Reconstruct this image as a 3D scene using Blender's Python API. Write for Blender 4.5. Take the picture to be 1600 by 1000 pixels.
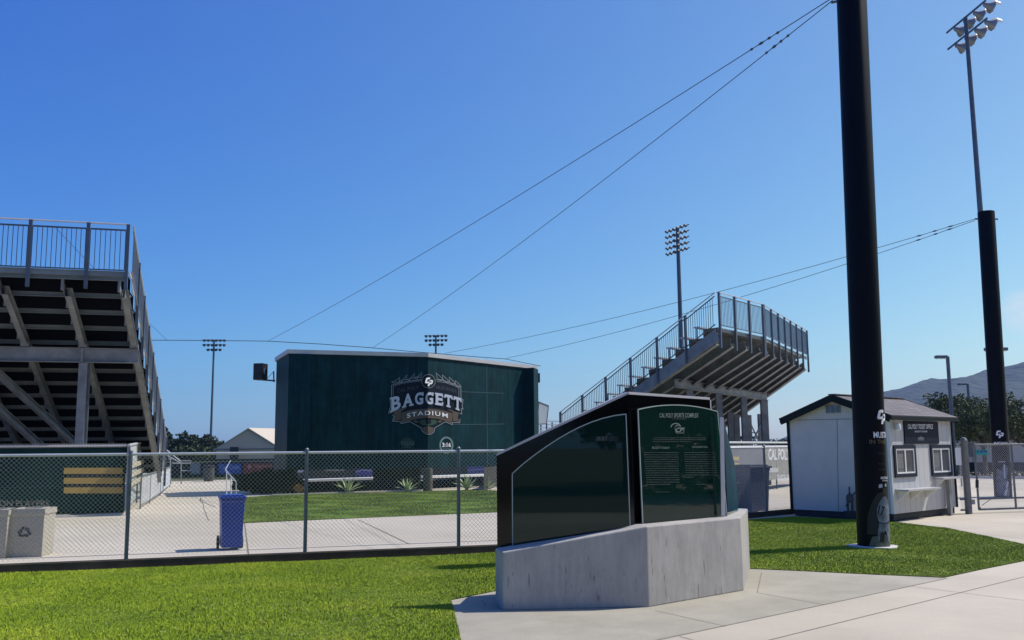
import bpy, bmesh, math, random
import numpy as np
from mathutils import Vector, Matrix
random.seed(7); rng = np.random.default_rng(7)
S = bpy.context.scene
for o in list(bpy.data.objects): bpy.data.objects.remove(o)
C = S.collection

# ------------------------------------------------------------------ camera
F = 1480.0; EYE = 1.75
PITCH = math.atan(200.0 / F); ROLL = math.radians(0.5)
_r = Vector((1, 0, 0)); _u = Vector((0, -math.sin(PITCH), math.cos(PITCH))); FW = Vector((0, math.cos(PITCH), math.sin(PITCH)))
UP = _u * math.cos(ROLL) + _r * math.sin(ROLL); RT = _r * math.cos(ROLL) - _u * math.sin(ROLL)
CP = Vector((0, 0, EYE))
cam = bpy.data.cameras.new('camera'); camo = bpy.data.objects.new('camera', cam); C.objects.link(camo)
camo.matrix_world = Matrix(((RT.x, UP.x, -FW.x, 0), (RT.y, UP.y, -FW.y, 0), (RT.z, UP.z, -FW.z, EYE), (0, 0, 0, 1)))
cam.sensor_width = 36; cam.lens = 36 * F / 1600.0; cam.clip_end = 8000; cam.clip_start = 0.1
S.camera = camo

# ------------------------------------------------------------------ sky, sun, exposure
SAZ = math.atan2(.95, .31); SEL = math.radians(53)
SUND = Vector((math.cos(SEL) * math.sin(SAZ), math.cos(SEL) * math.cos(SAZ), math.sin(SEL)))
def ray(px, py): return (FW * F + RT * (px - 800) - UP * (py - 500)).normalized()
w = bpy.data.worlds.new('World'); S.world = w; w.use_nodes = True
nt = w.node_tree; bg = nt.nodes['Background']
sky = nt.nodes.new('ShaderNodeTexSky'); sky.sky_type = 'NISHITA'; sky.sun_disc = False
sky.sun_elevation = SEL; sky.sun_rotation = SAZ; sky.altitude = 0; sky.air_density = 1.0; sky.dust_density = 0.5; sky.ozone_density = 4
# grade of the sky light: deeper blue away from the sun, whiter towards it (a phone camera's rendering of a clear sky)
tcs = nt.nodes.new('ShaderNodeTexCoord'); sdt = nt.nodes.new('ShaderNodeVectorMath'); sdt.operation = 'DOT_PRODUCT'; sdt.inputs[1].default_value = SUND
nt.links.new(tcs.outputs['Generated'], sdt.inputs[0])
def mth(op, a, b):
    n = nt.nodes.new('ShaderNodeMath'); n.operation = op
    for i, v in enumerate((a, b)):
        if isinstance(v, (int, float)): n.inputs[i].default_value = v
        elif v is not None: nt.links.new(v, n.inputs[i])
    return n.outputs[0]
cs = mth('MINIMUM', sdt.outputs['Value'], .72)
sep = nt.nodes.new('ShaderNodeSeparateColor'); nt.links.new(sky.outputs[0], sep.inputs[0]); com = nt.nodes.new('ShaderNodeCombineColor')
for i, (a_, b_, c_) in enumerate([(-.13, 1.48, 1.43), (.10, 1.24, .64), (.10, .59, -.008)]):
    pw = mth('POWER', mth('MULTIPLY', sep.outputs[i], .1), b_); ex = mth('EXPONENT', mth('ADD', mth('MULTIPLY', cs, c_), a_), None)
    nt.links.new(mth('MULTIPLY', mth('MULTIPLY', pw, ex), 10.0), com.inputs[i])
hsv = com
# a faint wisp of cloud low on the right
tc = nt.nodes.new('ShaderNodeTexCoord'); dot = nt.nodes.new('ShaderNodeVectorMath'); dot.operation = 'DOT_PRODUCT'
cd = ray(1600, 487); dot.inputs[1].default_value = cd
nt.links.new(tc.outputs['Generated'], dot.inputs[0])
mr = nt.nodes.new('ShaderNodeMapRange'); mr.inputs[1].default_value = math.cos(math.radians(1.3)); mr.inputs[2].default_value = 1.0
nt.links.new(dot.outputs['Value'], mr.inputs[0])
nz = nt.nodes.new('ShaderNodeTexNoise'); nz.inputs['Scale'].default_value = 60; nz.inputs['Detail'].default_value = 6
mp = nt.nodes.new('ShaderNodeMapping'); mp.inputs['Scale'].default_value = (1, 1, 2.5)
nt.links.new(tc.outputs['Generated'], mp.inputs[0]); nt.links.new(mp.outputs[0], nz.inputs['Vector'])
mm = nt.nodes.new('ShaderNodeMath'); mm.operation = 'MULTIPLY'; nt.links.new(mr.outputs[0], mm.inputs[0]); nt.links.new(nz.outputs[0], mm.inputs[1])
mx = nt.nodes.new('ShaderNodeMix'); mx.data_type = 'RGBA'; nt.links.new(mm.outputs[0], mx.inputs[0]); nt.links.new(hsv.outputs[0], mx.inputs[6]); mx.inputs[7].default_value = (8, 8.3, 9, 1)
nt.links.new(mx.outputs[2], bg.inputs[0]); bg.inputs[1].default_value = 0.10
sl = bpy.data.lights.new('sun', 'SUN'); sl.energy = 5.0; sl.angle = math.radians(.5); sl.color = (1, .95, .87)
so = bpy.data.objects.new('sun', sl); C.objects.link(so); so.rotation_euler = SUND.to_track_quat('Z', 'Y').to_euler()
S.view_settings.view_transform = 'Standard'; S.view_settings.look = 'None'; S.view_settings.exposure = 0.0; S.view_settings.gamma = 1
S.render.engine = 'CYCLES'; S.cycles.max_bounces = 6; S.cycles.transparent_max_bounces = 12

# ------------------------------------------------------------------ placing helpers
def G(px, py, z=0.0):
    d = ray(px, py); t = (z - EYE) / d.z; return CP + d * t
def D(px, py, Y):
    d = ray(px, py); return CP + d * (Y / d.y)
def proj(p):
    v = Vector(p) - CP; k = v.dot(FW); return 800 + F * v.dot(RT) / k, 500 - F * v.dot(UP) / k
def zat(P, py):
    a, b = -30.0, 200.0
    for _ in range(50):
        m = (a + b) / 2
        if proj((P[0], P[1], m))[1] > py: a = m
        else: b = m
    return a
def onplane(P, d, px, py, off=0.0):      # vertical plane through P along d, pushed off towards the camera side
    d = Vector((d[0], d[1], 0)).normalized(); n = Vector((d.y, -d.x, 0))
    r = ray(px, py); P0 = Vector((P[0], P[1], 0)) + n * off
    t = (P0 - CP).dot(n) / r.dot(n); return CP + r * t
def V(x, y, z=0.0): return Vector((x, y, z))

# ------------------------------------------------------------------ object helpers
def tag(o, label=None, cat=None, group=None, kind=None):
    if label: o['label'] = label
    if cat: o['category'] = cat
    if group: o['group'] = group
    if kind: o['kind'] = kind
    return o
def thing(name, label, cat, loc=(0, 0, 0), group=None, rz=0):
    o = bpy.data.objects.new(name, None); C.objects.link(o); o.location = loc; o.rotation_euler = (0, 0, rz)
    o.empty_display_size = .1
    return tag(o, label, cat, group)
class MB:
    def __init__(s): s.v = []; s.f = []
    def add(s, vs, fs):
        n = len(s.v); s.v += [tuple(v) for v in vs]; s.f += [tuple(n + i for i in f) for f in fs]; return s
    def poly(s, pts): return s.add(pts, [tuple(range(len(pts)))])
    def box(s, c, d, rz=0.0, top=1.0):
        cx, cy, cz = c; a, b, h = d[0] / 2, d[1] / 2, d[2] / 2; co, si = math.cos(rz), math.sin(rz); vs = []
        for z, k in ((-h, 1), (h, top)):
            for x, y in ((-a, -b), (a, -b), (a, b), (-a, b)):
                x *= k; y *= k; vs.append((cx + x * co - y * si, cy + x * si + y * co, cz + z))
        return s.add(vs, [(3, 2, 1, 0), (4, 5, 6, 7), (0, 1, 5, 4), (1, 2, 6, 5), (2, 3, 7, 6), (3, 0, 4, 7)])
    def beam(s, a, b, w, h, up=(0, 0, 1)):
        a, b = Vector(a), Vector(b); d = (b - a).normalized(); u = Vector(up)
        x = d.cross(u)
        if x.length < 1e-4: x = d.cross(Vector((0, 1, 0)))
        x.normalize(); y = x.cross(d).normalized(); vs = []
        for p in (a, b):
            for i, j in ((-1, -1), (1, -1), (1, 1), (-1, 1)): vs.append(p + x * i * w / 2 + y * j * h / 2)
        return s.add(vs, [(0, 1, 2, 3), (7, 6, 5, 4), (1, 0, 4, 5), (2, 1, 5, 6), (3, 2, 6, 7), (0, 3, 7, 4)])
    def ibeam(s, a, b, w, h, t=.015):
        a, b = Vector(a), Vector(b); d = (b - a).normalized(); x = d.cross(Vector((0, 0, 1)))
        if x.length < 1e-4: x = d.cross(Vector((0, 1, 0)))
        x.normalize(); y = x.cross(d).normalized()
        s.beam(a, b, t, h - 2 * t - .001, y); s.beam(a + y * (h - t) / 2, b + y * (h - t) / 2, w, t, y); s.beam(a - y * (h - t) / 2, b - y * (h - t) / 2, w, t, y)
        return s
    def tube(s, pts, r, n=8, cap=True):
        pts = [Vector(p) for p in pts]; rs = r if isinstance(r, (list, tuple)) else [r] * len(pts); vs = []
        for i, p in enumerate(pts):
            d = (pts[min(i + 1, len(pts) - 1)] - pts[max(i - 1, 0)]).normalized()
            x = d.cross(Vector((0, 0, 1)))
            if x.length < 1e-3: x = d.cross(Vector((0, 1, 0)))
            x.normalize(); y = x.cross(d)
            for k in range(n):
                t = 2 * math.pi * k / n; vs.append(p + (x * math.cos(t) + y * math.sin(t)) * rs[i])
        fs = []
        for i in range(len(pts) - 1):
            for k in range(n): fs.append((i * n + k, i * n + (k + 1) % n, (i + 1) * n + (k + 1) % n, (i + 1) * n + k))
        if cap: fs += [tuple(range(n))[::-1], tuple((len(pts) - 1) * n + k for k in range(n))]
        return s.add(vs, fs)
    def prism(s, base, vec):
        vec = Vector(vec); n = len(base); vs = [Vector(p) for p in base] + [Vector(p) + vec for p in base]
        return s.add(vs, [tuple(range(n))[::-1], tuple(range(n, 2 * n))] + [(i, (i + 1) % n, n + (i + 1) % n, n + i) for i in range(n)])
    def lathe(s, c, prof, n=12):
        vs = []; c = Vector(c)
        for r, z in prof:
            for k in range(n):
                t = 2 * math.pi * k / n; vs.append(c + Vector((r * math.cos(t), r * math.sin(t), z)))
        fs = [(i * n + k, i * n + (k + 1) % n, (i + 1) * n + (k + 1) % n, (i + 1) * n + k) for i in range(len(prof) - 1) for k in range(n)]
        fs += [tuple(range(n))[::-1], tuple((len(prof) - 1) * n + k for k in range(n))]
        return s.add(vs, fs)
    def build(s, name, mat, parent=None, smooth=False, bevel=0, fix=True):
        me = bpy.data.meshes.new(name); off = Vector(parent.location) if (parent is not None and parent.parent is None) else Vector((0, 0, 0))
        if parent is not None and parent.get('_off'): off = Vector(parent['_off'])
        me.from_pydata([(v[0] - off.x, v[1] - off.y, v[2] - off.z) for v in s.v], [], s.f); me.update()
        if fix:
            bm = bmesh.new(); bm.from_mesh(me); bmesh.ops.recalc_face_normals(bm, faces=bm.faces); bm.to_mesh(me); bm.free()
        o = bpy.data.objects.new(name, me); C.objects.link(o)
        if parent is not None: o.parent = parent
        me.materials.append(mat)
        if smooth:
            me.polygons.foreach_set('use_smooth', [True] * len(me.polygons))
            try: me.set_sharp_from_angle(angle=math.radians(35))
            except Exception: pass
        if bevel:
            b = o.modifiers.new('bevel', 'BEVEL'); b.width = bevel; b.segments = 2; b.limit_method = 'ANGLE'
        return o
def sub(parent, name, mb, mat, label=None, **k):       # part of a part: keep the grand-parent's offset
    o = mb.build(name, mat, None, **k); o.parent = parent
    off = Vector((0, 0, 0)); p = parent
    while p is not None: off += Vector(p.location); p = p.parent
    o.location = -off
    if label: o['label'] = label
    return o
def copy_tree(o, parent=None):
    c = o.copy(); C.objects.link(c)
    if parent is not None: c.parent = parent
    for ch in list(o.children): copy_tree(ch, c)
    return c
def rawmesh(name, verts, tris, mat, parent=None, per=3):
    me = bpy.data.meshes.new(name); n = len(verts); m = len(tris)
    me.vertices.add(n); me.vertices.foreach_set('co', np.asarray(verts, dtype=np.float32).ravel())
    me.loops.add(m * per); me.loops.foreach_set('vertex_index', np.asarray(tris, dtype=np.int32).ravel())
    me.polygons.add(m); me.polygons.foreach_set('loop_start', np.arange(0, m * per, per, dtype=np.int32))
    try: me.polygons.foreach_set('loop_total', np.full(m, per, dtype=np.int32))
    except Exception: pass
    me.update(calc_edges=True); me.validate(); me.materials.append(mat)
    o = bpy.data.objects.new(name, me); C.objects.link(o)
    if parent is not None: o.parent = parent
    return o

# ------------------------------------------------------------------ materials
def mat(name, col, rough=.6, metal=0, var=0.0, vscale=3.0, col2=None, bump=0.0, bscale=40.0, spec=.5, stretch=None, detail=6):
    m = bpy.data.materials.new(name); m.use_nodes = True; t = m.node_tree; b = t.nodes['Principled BSDF']
    b.inputs['Roughness'].default_value = rough; b.inputs['Metallic'].default_value = metal; b.inputs['Specular IOR Level'].default_value = spec
    c1 = (*col, 1)
    g = t.nodes.new('ShaderNodeTexCoord'); mpn = t.nodes.new('ShaderNodeMapping'); t.links.new(g.outputs['Object'], mpn.inputs[0])
    if stretch: mpn.inputs['Scale'].default_value = stretch
    if var or col2:
        n = t.nodes.new('ShaderNodeTexNoise'); n.inputs['Scale'].default_value = vscale; n.inputs['Detail'].default_value = detail; n.inputs['Roughness'].default_value = .6
        t.links.new(mpn.outputs[0], n.inputs['Vector'])
        r = t.nodes.new('ShaderNodeValToRGB'); r.color_ramp.elements[0].position = .32; r.color_ramp.elements[1].position = .68
        c2 = (*col2, 1) if col2 else tuple(max(0, x * (1 - var)) for x in col) + (1,)
        r.color_ramp.elements[0].color = c2; r.color_ramp.elements[1].color = c1
        t.links.new(n.outputs[0], r.inputs[0]); t.links.new(r.outputs[0], b.inputs['Base Color'])
    else: b.inputs['Base Color'].default_value = c1
    if bump:
        n2 = t.nodes.new('ShaderNodeTexNoise'); n2.inputs['Scale'].default_value = bscale; n2.inputs['Detail'].default_value = 5
        t.links.new(mpn.outputs[0], n2.inputs['Vector'])
        bp = t.nodes.new('ShaderNodeBump'); bp.inputs['Strength'].default_value = bump; bp.inputs['Distance'].default_value = .02
        t.links.new(n2.outputs[0], bp.inputs['Height']); t.links.new(bp.outputs[0], b.inputs['Normal'])
    return m
M = {}
M['galv'] = mat('galvanised steel', (.33, .34, .36), .5, .55, var=.25, vscale=6)
M['galv_lt'] = mat('bright aluminium', (.62, .62, .64), .4, .4, var=.12, vscale=5)
M['steel_dark'] = mat('painted steel', (.105, .13, .175), .5, .25, var=.3, vscale=3)
M['beam'] = mat('weathered steel beam', (.27, .285, .31), .6, .3, var=.4, vscale=2.5)
M['beam_lt'] = mat('mill aluminium riser', (.23, .255, .255), .55, .35, var=.3, vscale=2)
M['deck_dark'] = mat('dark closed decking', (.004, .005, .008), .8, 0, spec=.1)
M['wire'] = mat('fence wire', (.58, .59, .6), .5, .3)
M['post'] = mat('fence post zinc', (.19, .205, .22), .5, .4, var=.3, vscale=8)
M['black_pole'] = mat('black painted pole', (.0012, .002, .005), .5, 0, var=.3, vscale=2, spec=.13)
M['white_paint'] = mat('white paint', (.78, .78, .76), .5, 0, var=.08, vscale=4)
M['white_decal'] = mat('white vinyl', (.75, .76, .78), .5)
M['silver_decal'] = mat('silver vinyl', (.42, .46, .56), .5)
M['gold_decal'] = mat('gold vinyl', (.16, .12, .06), .5)
M['brown_decal'] = mat('brown vinyl', (.085, .06, .045), .6)
M['navy_decal'] = mat('dark navy vinyl', (.005, .011, .021), .6, spec=.15)
M['tint_decal'] = mat('dim blue vinyl', (.028, .048, .075), .6)
M['black'] = mat('black plastic', (.012, .012, .015), .5)
M['black_rubber'] = mat('black rubber', (.02, .02, .02), .8)
M['blue'] = mat('blue cart plastic', (.010, .042, .31), .4, var=.15, vscale=5)
M['cap'] = mat('scoreboard metal cap', (.52, .5, .5), .5, .1, var=.15, vscale=2)
M['granite'] = mat('black polished granite', (.003, .003, .0035), .10, 0, var=.5, vscale=60, spec=.3)
M['granite_lit_edge'] = mat('sunlit granite edge tone', (.42, .42, .43), .5)  # pale tone paints sunlight on the slabs' top and side edges
M['darkskid'] = mat('dark skid paint', (.02, .024, .03), .7)
M['shinlge_trim'] = mat('black trim', (.006, .012, .015), .6, spec=.15)
M['tan_bin'] = mat('aggregate concrete bin', (.43, .395, .325), .85, 0, var=.25, vscale=25, bump=.4, bscale=60)
M['yellow'] = mat('yellow banner stripe', (.42, .27, .07), .7, var=.15, vscale=6)
M['grey_plastic'] = mat('charcoal cart plastic', (.06, .065, .075), .5, var=.2, vscale=4)
M['lampglass'] = mat('lamp reflector', (.75, .76, .78), .25, .4)
M['signnavy'] = mat('navy sign panel', (.007, .012, .028), .6, spec=.12)
M['glassdark'] = mat('window glass', (.08, .09, .10), .08, 0, spec=.7)
M['pad'] = mat('pale footing concrete', (.6, .58, .56), .8, 0, var=.2, vscale=8)
M['hedge'] = None

def concrete(name, c1, c2, joints=None, rough=.85, streak=False, scale=1.2):
    m = bpy.data.materials.new(name); m.use_nodes = True; t = m.node_tree; b = t.nodes['Principled BSDF']; b.inputs['Roughness'].default_value = rough; b.inputs['Specular IOR Level'].default_value = .3
    g = t.nodes.new('ShaderNodeTexCoord'); mpn = t.nodes.new('ShaderNodeMapping'); t.links.new(g.outputs['Object'], mpn.inputs[0])
    if streak: mpn.inputs['Scale'].default_value = (1, 1, .16)
    n1 = t.nodes.new('ShaderNodeTexNoise'); n1.inputs['Scale'].default_value = scale; n1.inputs['Detail'].default_value = 8; n1.inputs['Roughness'].default_value = .65
    n2 = t.nodes.new('ShaderNodeTexNoise'); n2.inputs['Scale'].default_value = 14 if streak else 45; n2.inputs['Detail'].default_value = 8; n2.inputs['Roughness'].default_value = .75
    t.links.new(g.outputs['Object'], n1.inputs['Vector']); t.links.new(mpn.outputs[0], n2.inputs['Vector'])
    r1 = t.nodes.new('ShaderNodeValToRGB'); r1.color_ramp.elements[0].position = .3; r1.color_ramp.elements[1].position = .7
    r1.color_ramp.elements[0].color = (*c2, 1); r1.color_ramp.elements[1].color = (*c1, 1); t.links.new(n1.outputs[0], r1.inputs[0])
    r2 = t.nodes.new('ShaderNodeValToRGB'); r2.color_ramp.elements[0].position = .3; r2.color_ramp.elements[1].position = .6
    k = .80 if streak else .84
    r2.color_ramp.elements[0].color = (k, k, k, 1); r2.color_ramp.elements[1].color = (1, 1, 1, 1); t.links.new(n2.outputs[0], r2.inputs[0])
    mu = t.nodes.new('ShaderNodeMix'); mu.data_type = 'RGBA'; mu.blend_type = 'MULTIPLY'; mu.inputs[0].default_value = 1
    t.links.new(r1.outputs[0], mu.inputs[6]); t.links.new(r2.outputs[0], mu.inputs[7]); out = mu.outputs[2]
    if streak:   # pits and dark drips
        n3 = t.nodes.new('ShaderNodeTexNoise'); n3.inputs['Scale'].default_value = 30; n3.inputs['Detail'].default_value = 2; t.links.new(mpn.outputs[0], n3.inputs['Vector'])
        r3 = t.nodes.new('ShaderNodeValToRGB'); r3.color_ramp.elements[0].position = .27; r3.color_ramp.elements[1].position = .34
        r3.color_ramp.elements[0].color = (.55, .55, .55, 1); r3.color_ramp.elements[1].color = (1, 1, 1, 1); t.links.new(n3.outputs[0], r3.inputs[0])
        m3 = t.nodes.new('ShaderNodeMix'); m3.data_type = 'RGBA'; m3.blend_type = 'MULTIPLY'; m3.inputs[0].default_value = 1
        t.links.new(out, m3.inputs[6]); t.links.new(r3.outputs[0], m3.inputs[7]); out = m3.outputs[2]
    if not streak:
        for sc_, lo_, hi_, dk_ in ((.22, .40, .62, .86), (3.2, .24, .30, .80), (9.0, .20, .24, .70)):
            n4 = t.nodes.new('ShaderNodeTexNoise'); n4.inputs['Scale'].default_value = sc_; n4.inputs['Detail'].default_value = 4; t.links.new(g.outputs['Object'], n4.inputs['Vector'])
            r4 = t.nodes.new('ShaderNodeValToRGB'); r4.color_ramp.elements[0].position = lo_; r4.color_ramp.elements[1].position = hi_; r4.color_ramp.elements[0].color = (dk_, dk_, dk_ * .98, 1); r4.color_ramp.elements[1].color = (1, 1, 1, 1); t.links.new(n4.outputs[0], r4.inputs[0])
            m4 = t.nodes.new('ShaderNodeMix'); m4.data_type = 'RGBA'; m4.blend_type = 'MULTIPLY'; m4.inputs[0].default_value = 1; t.links.new(out, m4.inputs[6]); t.links.new(r4.outputs[0], m4.inputs[7]); out = m4.outputs[2]
    t.links.new(out, b.inputs['Base Color'])
    bp = t.nodes.new('ShaderNodeBump'); bp.inputs['Strength'].default_value = .25; bp.inputs['Distance'].default_value = .01
    t.links.new(n2.outputs[0], bp.inputs['Height']); t.links.new(bp.outputs[0], b.inputs['Normal'])
    return m
M['plaza'] = concrete('broom finished concrete', (.57, .505, .405), (.47, .42, .345), scale=.55)
M['plinth'] = concrete('board marked concrete', (.46, .44, .41), (.34, .325, .305), streak=True, scale=1.8)
M['curb'] = concrete('stained kerb concrete', (.085, .070, .050), (.035, .030, .022), scale=3)
M['apron'] = concrete('pale concrete', (.58, .52, .43), (.50, .45, .37), scale=.4)

def grass_mat(name, a, b_, c, scale=1.0, nrm=.32):
    m = bpy.data.materials.new(name); m.use_nodes = True; t = m.node_tree; b = t.nodes['Principled BSDF']; b.inputs['Roughness'].default_value = .7; b.inputs['Specular IOR Level'].default_value = .25
    g = t.nodes.new('ShaderNodeNewGeometry')
    n1 = t.nodes.new('ShaderNodeTexNoise'); n1.inputs['Scale'].default_value = .9 * scale; n1.inputs['Detail'].default_value = 4
    n2 = t.nodes.new('ShaderNodeTexNoise'); n2.inputs['Scale'].default_value = 28 * scale; n2.inputs['Detail'].default_value = 3
    for n in (n1, n2): t.links.new(g.outputs['Position'], n.inputs['Vector'])
    ad = t.nodes.new('ShaderNodeMath'); ad.operation = 'MULTIPLY_ADD'; ad.inputs[1].default_value = .75; t.links.new(n2.outputs[0], ad.inputs[0])
    mu = t.nodes.new('ShaderNodeMath'); mu.operation = 'MULTIPLY'; mu.inputs[1].default_value = .5; t.links.new(n1.outputs[0], mu.inputs[0]); t.links.new(mu.outputs[0], ad.inputs[2])
    r = t.nodes.new('ShaderNodeValToRGB'); e = r.color_ramp.elements; e[0].position = .42; e[0].color = (*a, 1); e[1].position = .82; e[1].color = (*c, 1)
    x = e.new(.6); x.color = (*b_, 1); t.links.new(ad.outputs[0], r.inputs[0]); t.links.new(r.outputs[0], b.inputs['Base Color'])
    va = t.nodes.new('ShaderNodeVectorMath'); va.operation = 'MULTIPLY_ADD'; va.inputs[1].default_value = (nrm, nrm, nrm); va.inputs[2].default_value = (0, 0, 1 - nrm)
    t.links.new(g.outputs['Normal'], va.inputs[0]); vn = t.nodes.new('ShaderNodeVectorMath'); vn.operation = 'NORMALIZE'; t.links.new(va.outputs[0], vn.inputs[0]); t.links.new(vn.outputs[0], b.inputs['Normal'])
    return m
M['grass'] = grass_mat('lawn grass', (.16, .27, .002), (.285, .42, .004), (.50, .59, .03))
M['grass_base'] = grass_mat('lawn thatch', (.06, .105, .005), (.11, .16, .010), (.17, .21, .02))
M['turf'] = grass_mat('stadium turf', (.085, .15, .010), (.125, .20, .014), (.20, .27, .03), .6)

def glassmat(name, col):
    m = bpy.data.materials.new(name); m.use_nodes = True; t = m.node_tree; out = t.nodes['Material Output']; t.nodes.remove(t.nodes['Principled BSDF'])
    tr = t.nodes.new('ShaderNodeBsdfTransparent'); tr.inputs[0].default_value = (*col, 1); gl = t.nodes.new('ShaderNodeBsdfGlossy'); gl.inputs['Roughness'].default_value = .02; gl.inputs[0].default_value = (1, 1, 1, 1)
    fr = t.nodes.new('ShaderNodeFresnel'); fr.inputs[0].default_value = 1.45; mx_ = t.nodes.new('ShaderNodeMixShader')
    t.links.new(fr.outputs[0], mx_.inputs[0]); t.links.new(tr.outputs[0], mx_.inputs[1]); t.links.new(gl.outputs[0], mx_.inputs[2]); df = t.nodes.new('ShaderNodeBsdfDiffuse'); df.inputs[0].default_value = (.030, .115, .095, 1); m2 = t.nodes.new('ShaderNodeMixShader'); m2.inputs[0].default_value = .13; t.links.new(mx_.outputs[0], m2.inputs[1]); t.links.new(df.outputs[0], m2.inputs[2]); t.links.new(m2.outputs[0], out.inputs[0]); return m
M['glass'] = glassmat('green tinted glass', (.20, .52, .44))
M['glass_edge'] = mat('polished glass edge', (.34, .40, .38), .3)

# ------------------------------------------------------------------ decals (writing and marks) in flat coordinates
def text_flat(s, size=1.0, bold=0.0, sx=1.0, shear=0.0, space=1.0):
    cu = bpy.data.curves.new('t', 'FONT'); cu.body = s; cu.size = size; cu.offset = bold; cu.resolution_u = 3; cu.shear = shear; cu.space_character = space
    cu.align_x = 'LEFT'; o = bpy.data.objects.new('t', cu); C.objects.link(o)
    dg = bpy.context.evaluated_depsgraph_get(); me = bpy.data.meshes.new_from_object(o.evaluated_get(dg))
    vs = [(v.co.x * sx, v.co.y) for v in me.vertices]; fs = [tuple(p.vertices) for p in me.polygons]
    bpy.data.objects.remove(o); bpy.data.curves.remove(cu); bpy.data.meshes.remove(me)
    return vs, fs
def text_box(s, x0, y0, x1, y1, bold=0.0, warp=None, shear=0, space=1.0):   # fit to a rectangle, y up from y0 to y1
    vs, fs = text_flat(s, 1, bold, shear=shear, space=space)
    a = min(v[0] for v in vs); b = max(v[0] for v in vs); c = min(v[1] for v in vs); d = max(v[1] for v in vs)
    out = []
    for x, y in vs:
        u = (x - a) / (b - a); q = (y - c) / max(1e-6, (d - c)); p = (x0 + u * (x1 - x0), y0 + q * (y1 - y0))
        if warp: p = warp(p)
        out.append(p)
    return out, fs
def stroke(pts, wd, closed=False):
    n = len(pts); vs = []; fs = []; P = [Vector(p) for p in pts]
    for i in range(n):
        a = P[i - 1] if (i > 0 or closed) else P[i]; b = P[(i + 1) % n] if (i < n - 1 or closed) else P[i]
        d1 = (P[i] - a); d2 = (b - P[i])
        if d1.length < 1e-9: d1 = d2
        if d2.length < 1e-9: d2 = d1
        d1.normalize(); d2.normalize(); t = (d1 + d2)
        if t.length < .3: t = d2
        t.normalize(); nn = Vector((-t.y, t.x)); k = 1 / max(.5, abs(nn.dot(Vector((-d2.y, d2.x)))))
        vs += [tuple(P[i] + nn * wd / 2 * k), tuple(P[i] - nn * wd / 2 * k)]
    for i in range(n if closed else n - 1):
        j = (i + 1) % n; fs.append((2 * i, 2 * i + 1, 2 * j + 1, 2 * j))
    return vs, fs
def circle(cx, cy, r, n=24, ry=None): return [(cx + r * math.cos(2 * math.pi * k / n), cy + (ry or r) * math.sin(2 * math.pi * k / n)) for k in range(n)]
def decal(name, shapes, mapf, material, parent, cuts=(), subp=False, label=None):
    """shapes: list of (verts2d, faces); cut along x = c for c in cuts; mapf(x, y) -> world point"""
    bm = bmesh.new()
    for vs, fs in shapes:
        bv = [bm.verts.new((x, y, 0)) for x, y in vs]
        for f in fs:
            try: bm.faces.new([bv[i] for i in f])
            except ValueError: pass
    for c in cuts:
        bmesh.ops.bisect_plane(bm, geom=bm.verts[:] + bm.edges[:] + bm.faces[:], plane_co=(c, 0, 0), plane_no=(1, 0, 0))
    bm.faces.ensure_lookup_table(); mb = MB()
    for f in bm.faces:
        cx = sum(v.co.x for v in f.verts) / len(f.verts)
        mb.poly([mapf(v.co.x, v.co.y, cx) for v in f.verts])
    bm.free()
    if subp: return sub(parent, name, mb, material, label, fix=False)
    o = mb.build(name, material, parent, fix=False)
    if label: o['label'] = label
    return o
def P1(pts): return (pts, [tuple(range(len(pts)))])
def planemap(P, d, off): return lambda x, y, cx=0: onplane(P, d, x, y, off)
# the interlocked C and P emblem, unit box 0..1 (y up)
CPL = [
    P1([(.30, 1.0), (.66, 1.0), (.62, .80), (.36, .80), (.28, .52), (.50, .52), (.52, .60), (.56, .78), (.56, .44), (.46, .34), (.12, .34), (.06, .44), (.18, .90)]),
    P1([(.64, .72), (.92, .72), (1.0, .62), (.92, .30), (.82, .22), (.62, .22), (.56, 0.0), (.36, 0.0), (.40, .18), (.46, .30), (.60, .42), (.78, .42), (.82, .55), (.66, .55)]),
]
def cp_logo(x0, y0, x1, y1): return [([(x0 + x * (x1 - x0), y0 + y * (y1 - y0)) for x, y in vs], fs) for vs, fs in CPL]

# ================================================================== SETTING
def sheet(name, pts, z, m, kind='structure', sub_=None, thick=0):
    mb = MB()
    if thick: mb.prism([(p[0], p[1], z - thick) for p in pts], (0, 0, thick))
    else: mb.poly([(p[0], p[1], z) for p in pts])
    o = mb.build(name, m); o['kind'] = kind; return o
M['ground'] = mat('dry field ground', (.13, .12, .07), .9, var=.4, vscale=.05)
sheet('ground', [(-3000, -1500), (3500, -1500), (3500, 4000), (-3000, 4000)], -.06, M['ground'])
# plaza pavement under everything near
sheet('pavement', [(-40, -4), (45, -4), (60, 60), (-14, 60), (-40, 40)], 0, M['plaza'], thick=.05)
M['plaza_old'] = concrete('older stained concrete', (.46, .425, .345), (.33, .305, .25), scale=1.1)
sheet('pavement', [G(*q_)[:2] for q_ in ((741, 1090), (720, 1000), (706, 939), (775, 922.5), (1172, 886), (1480, 903.5), (1027, 1000), (900, 1027))], .0025, M['plaza_old'])
FENCE_A = V(-9.4, 13.63); FENCE_B = V(1.6, 16.98)
def fy(x): return 16.48 + .306 * x
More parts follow.
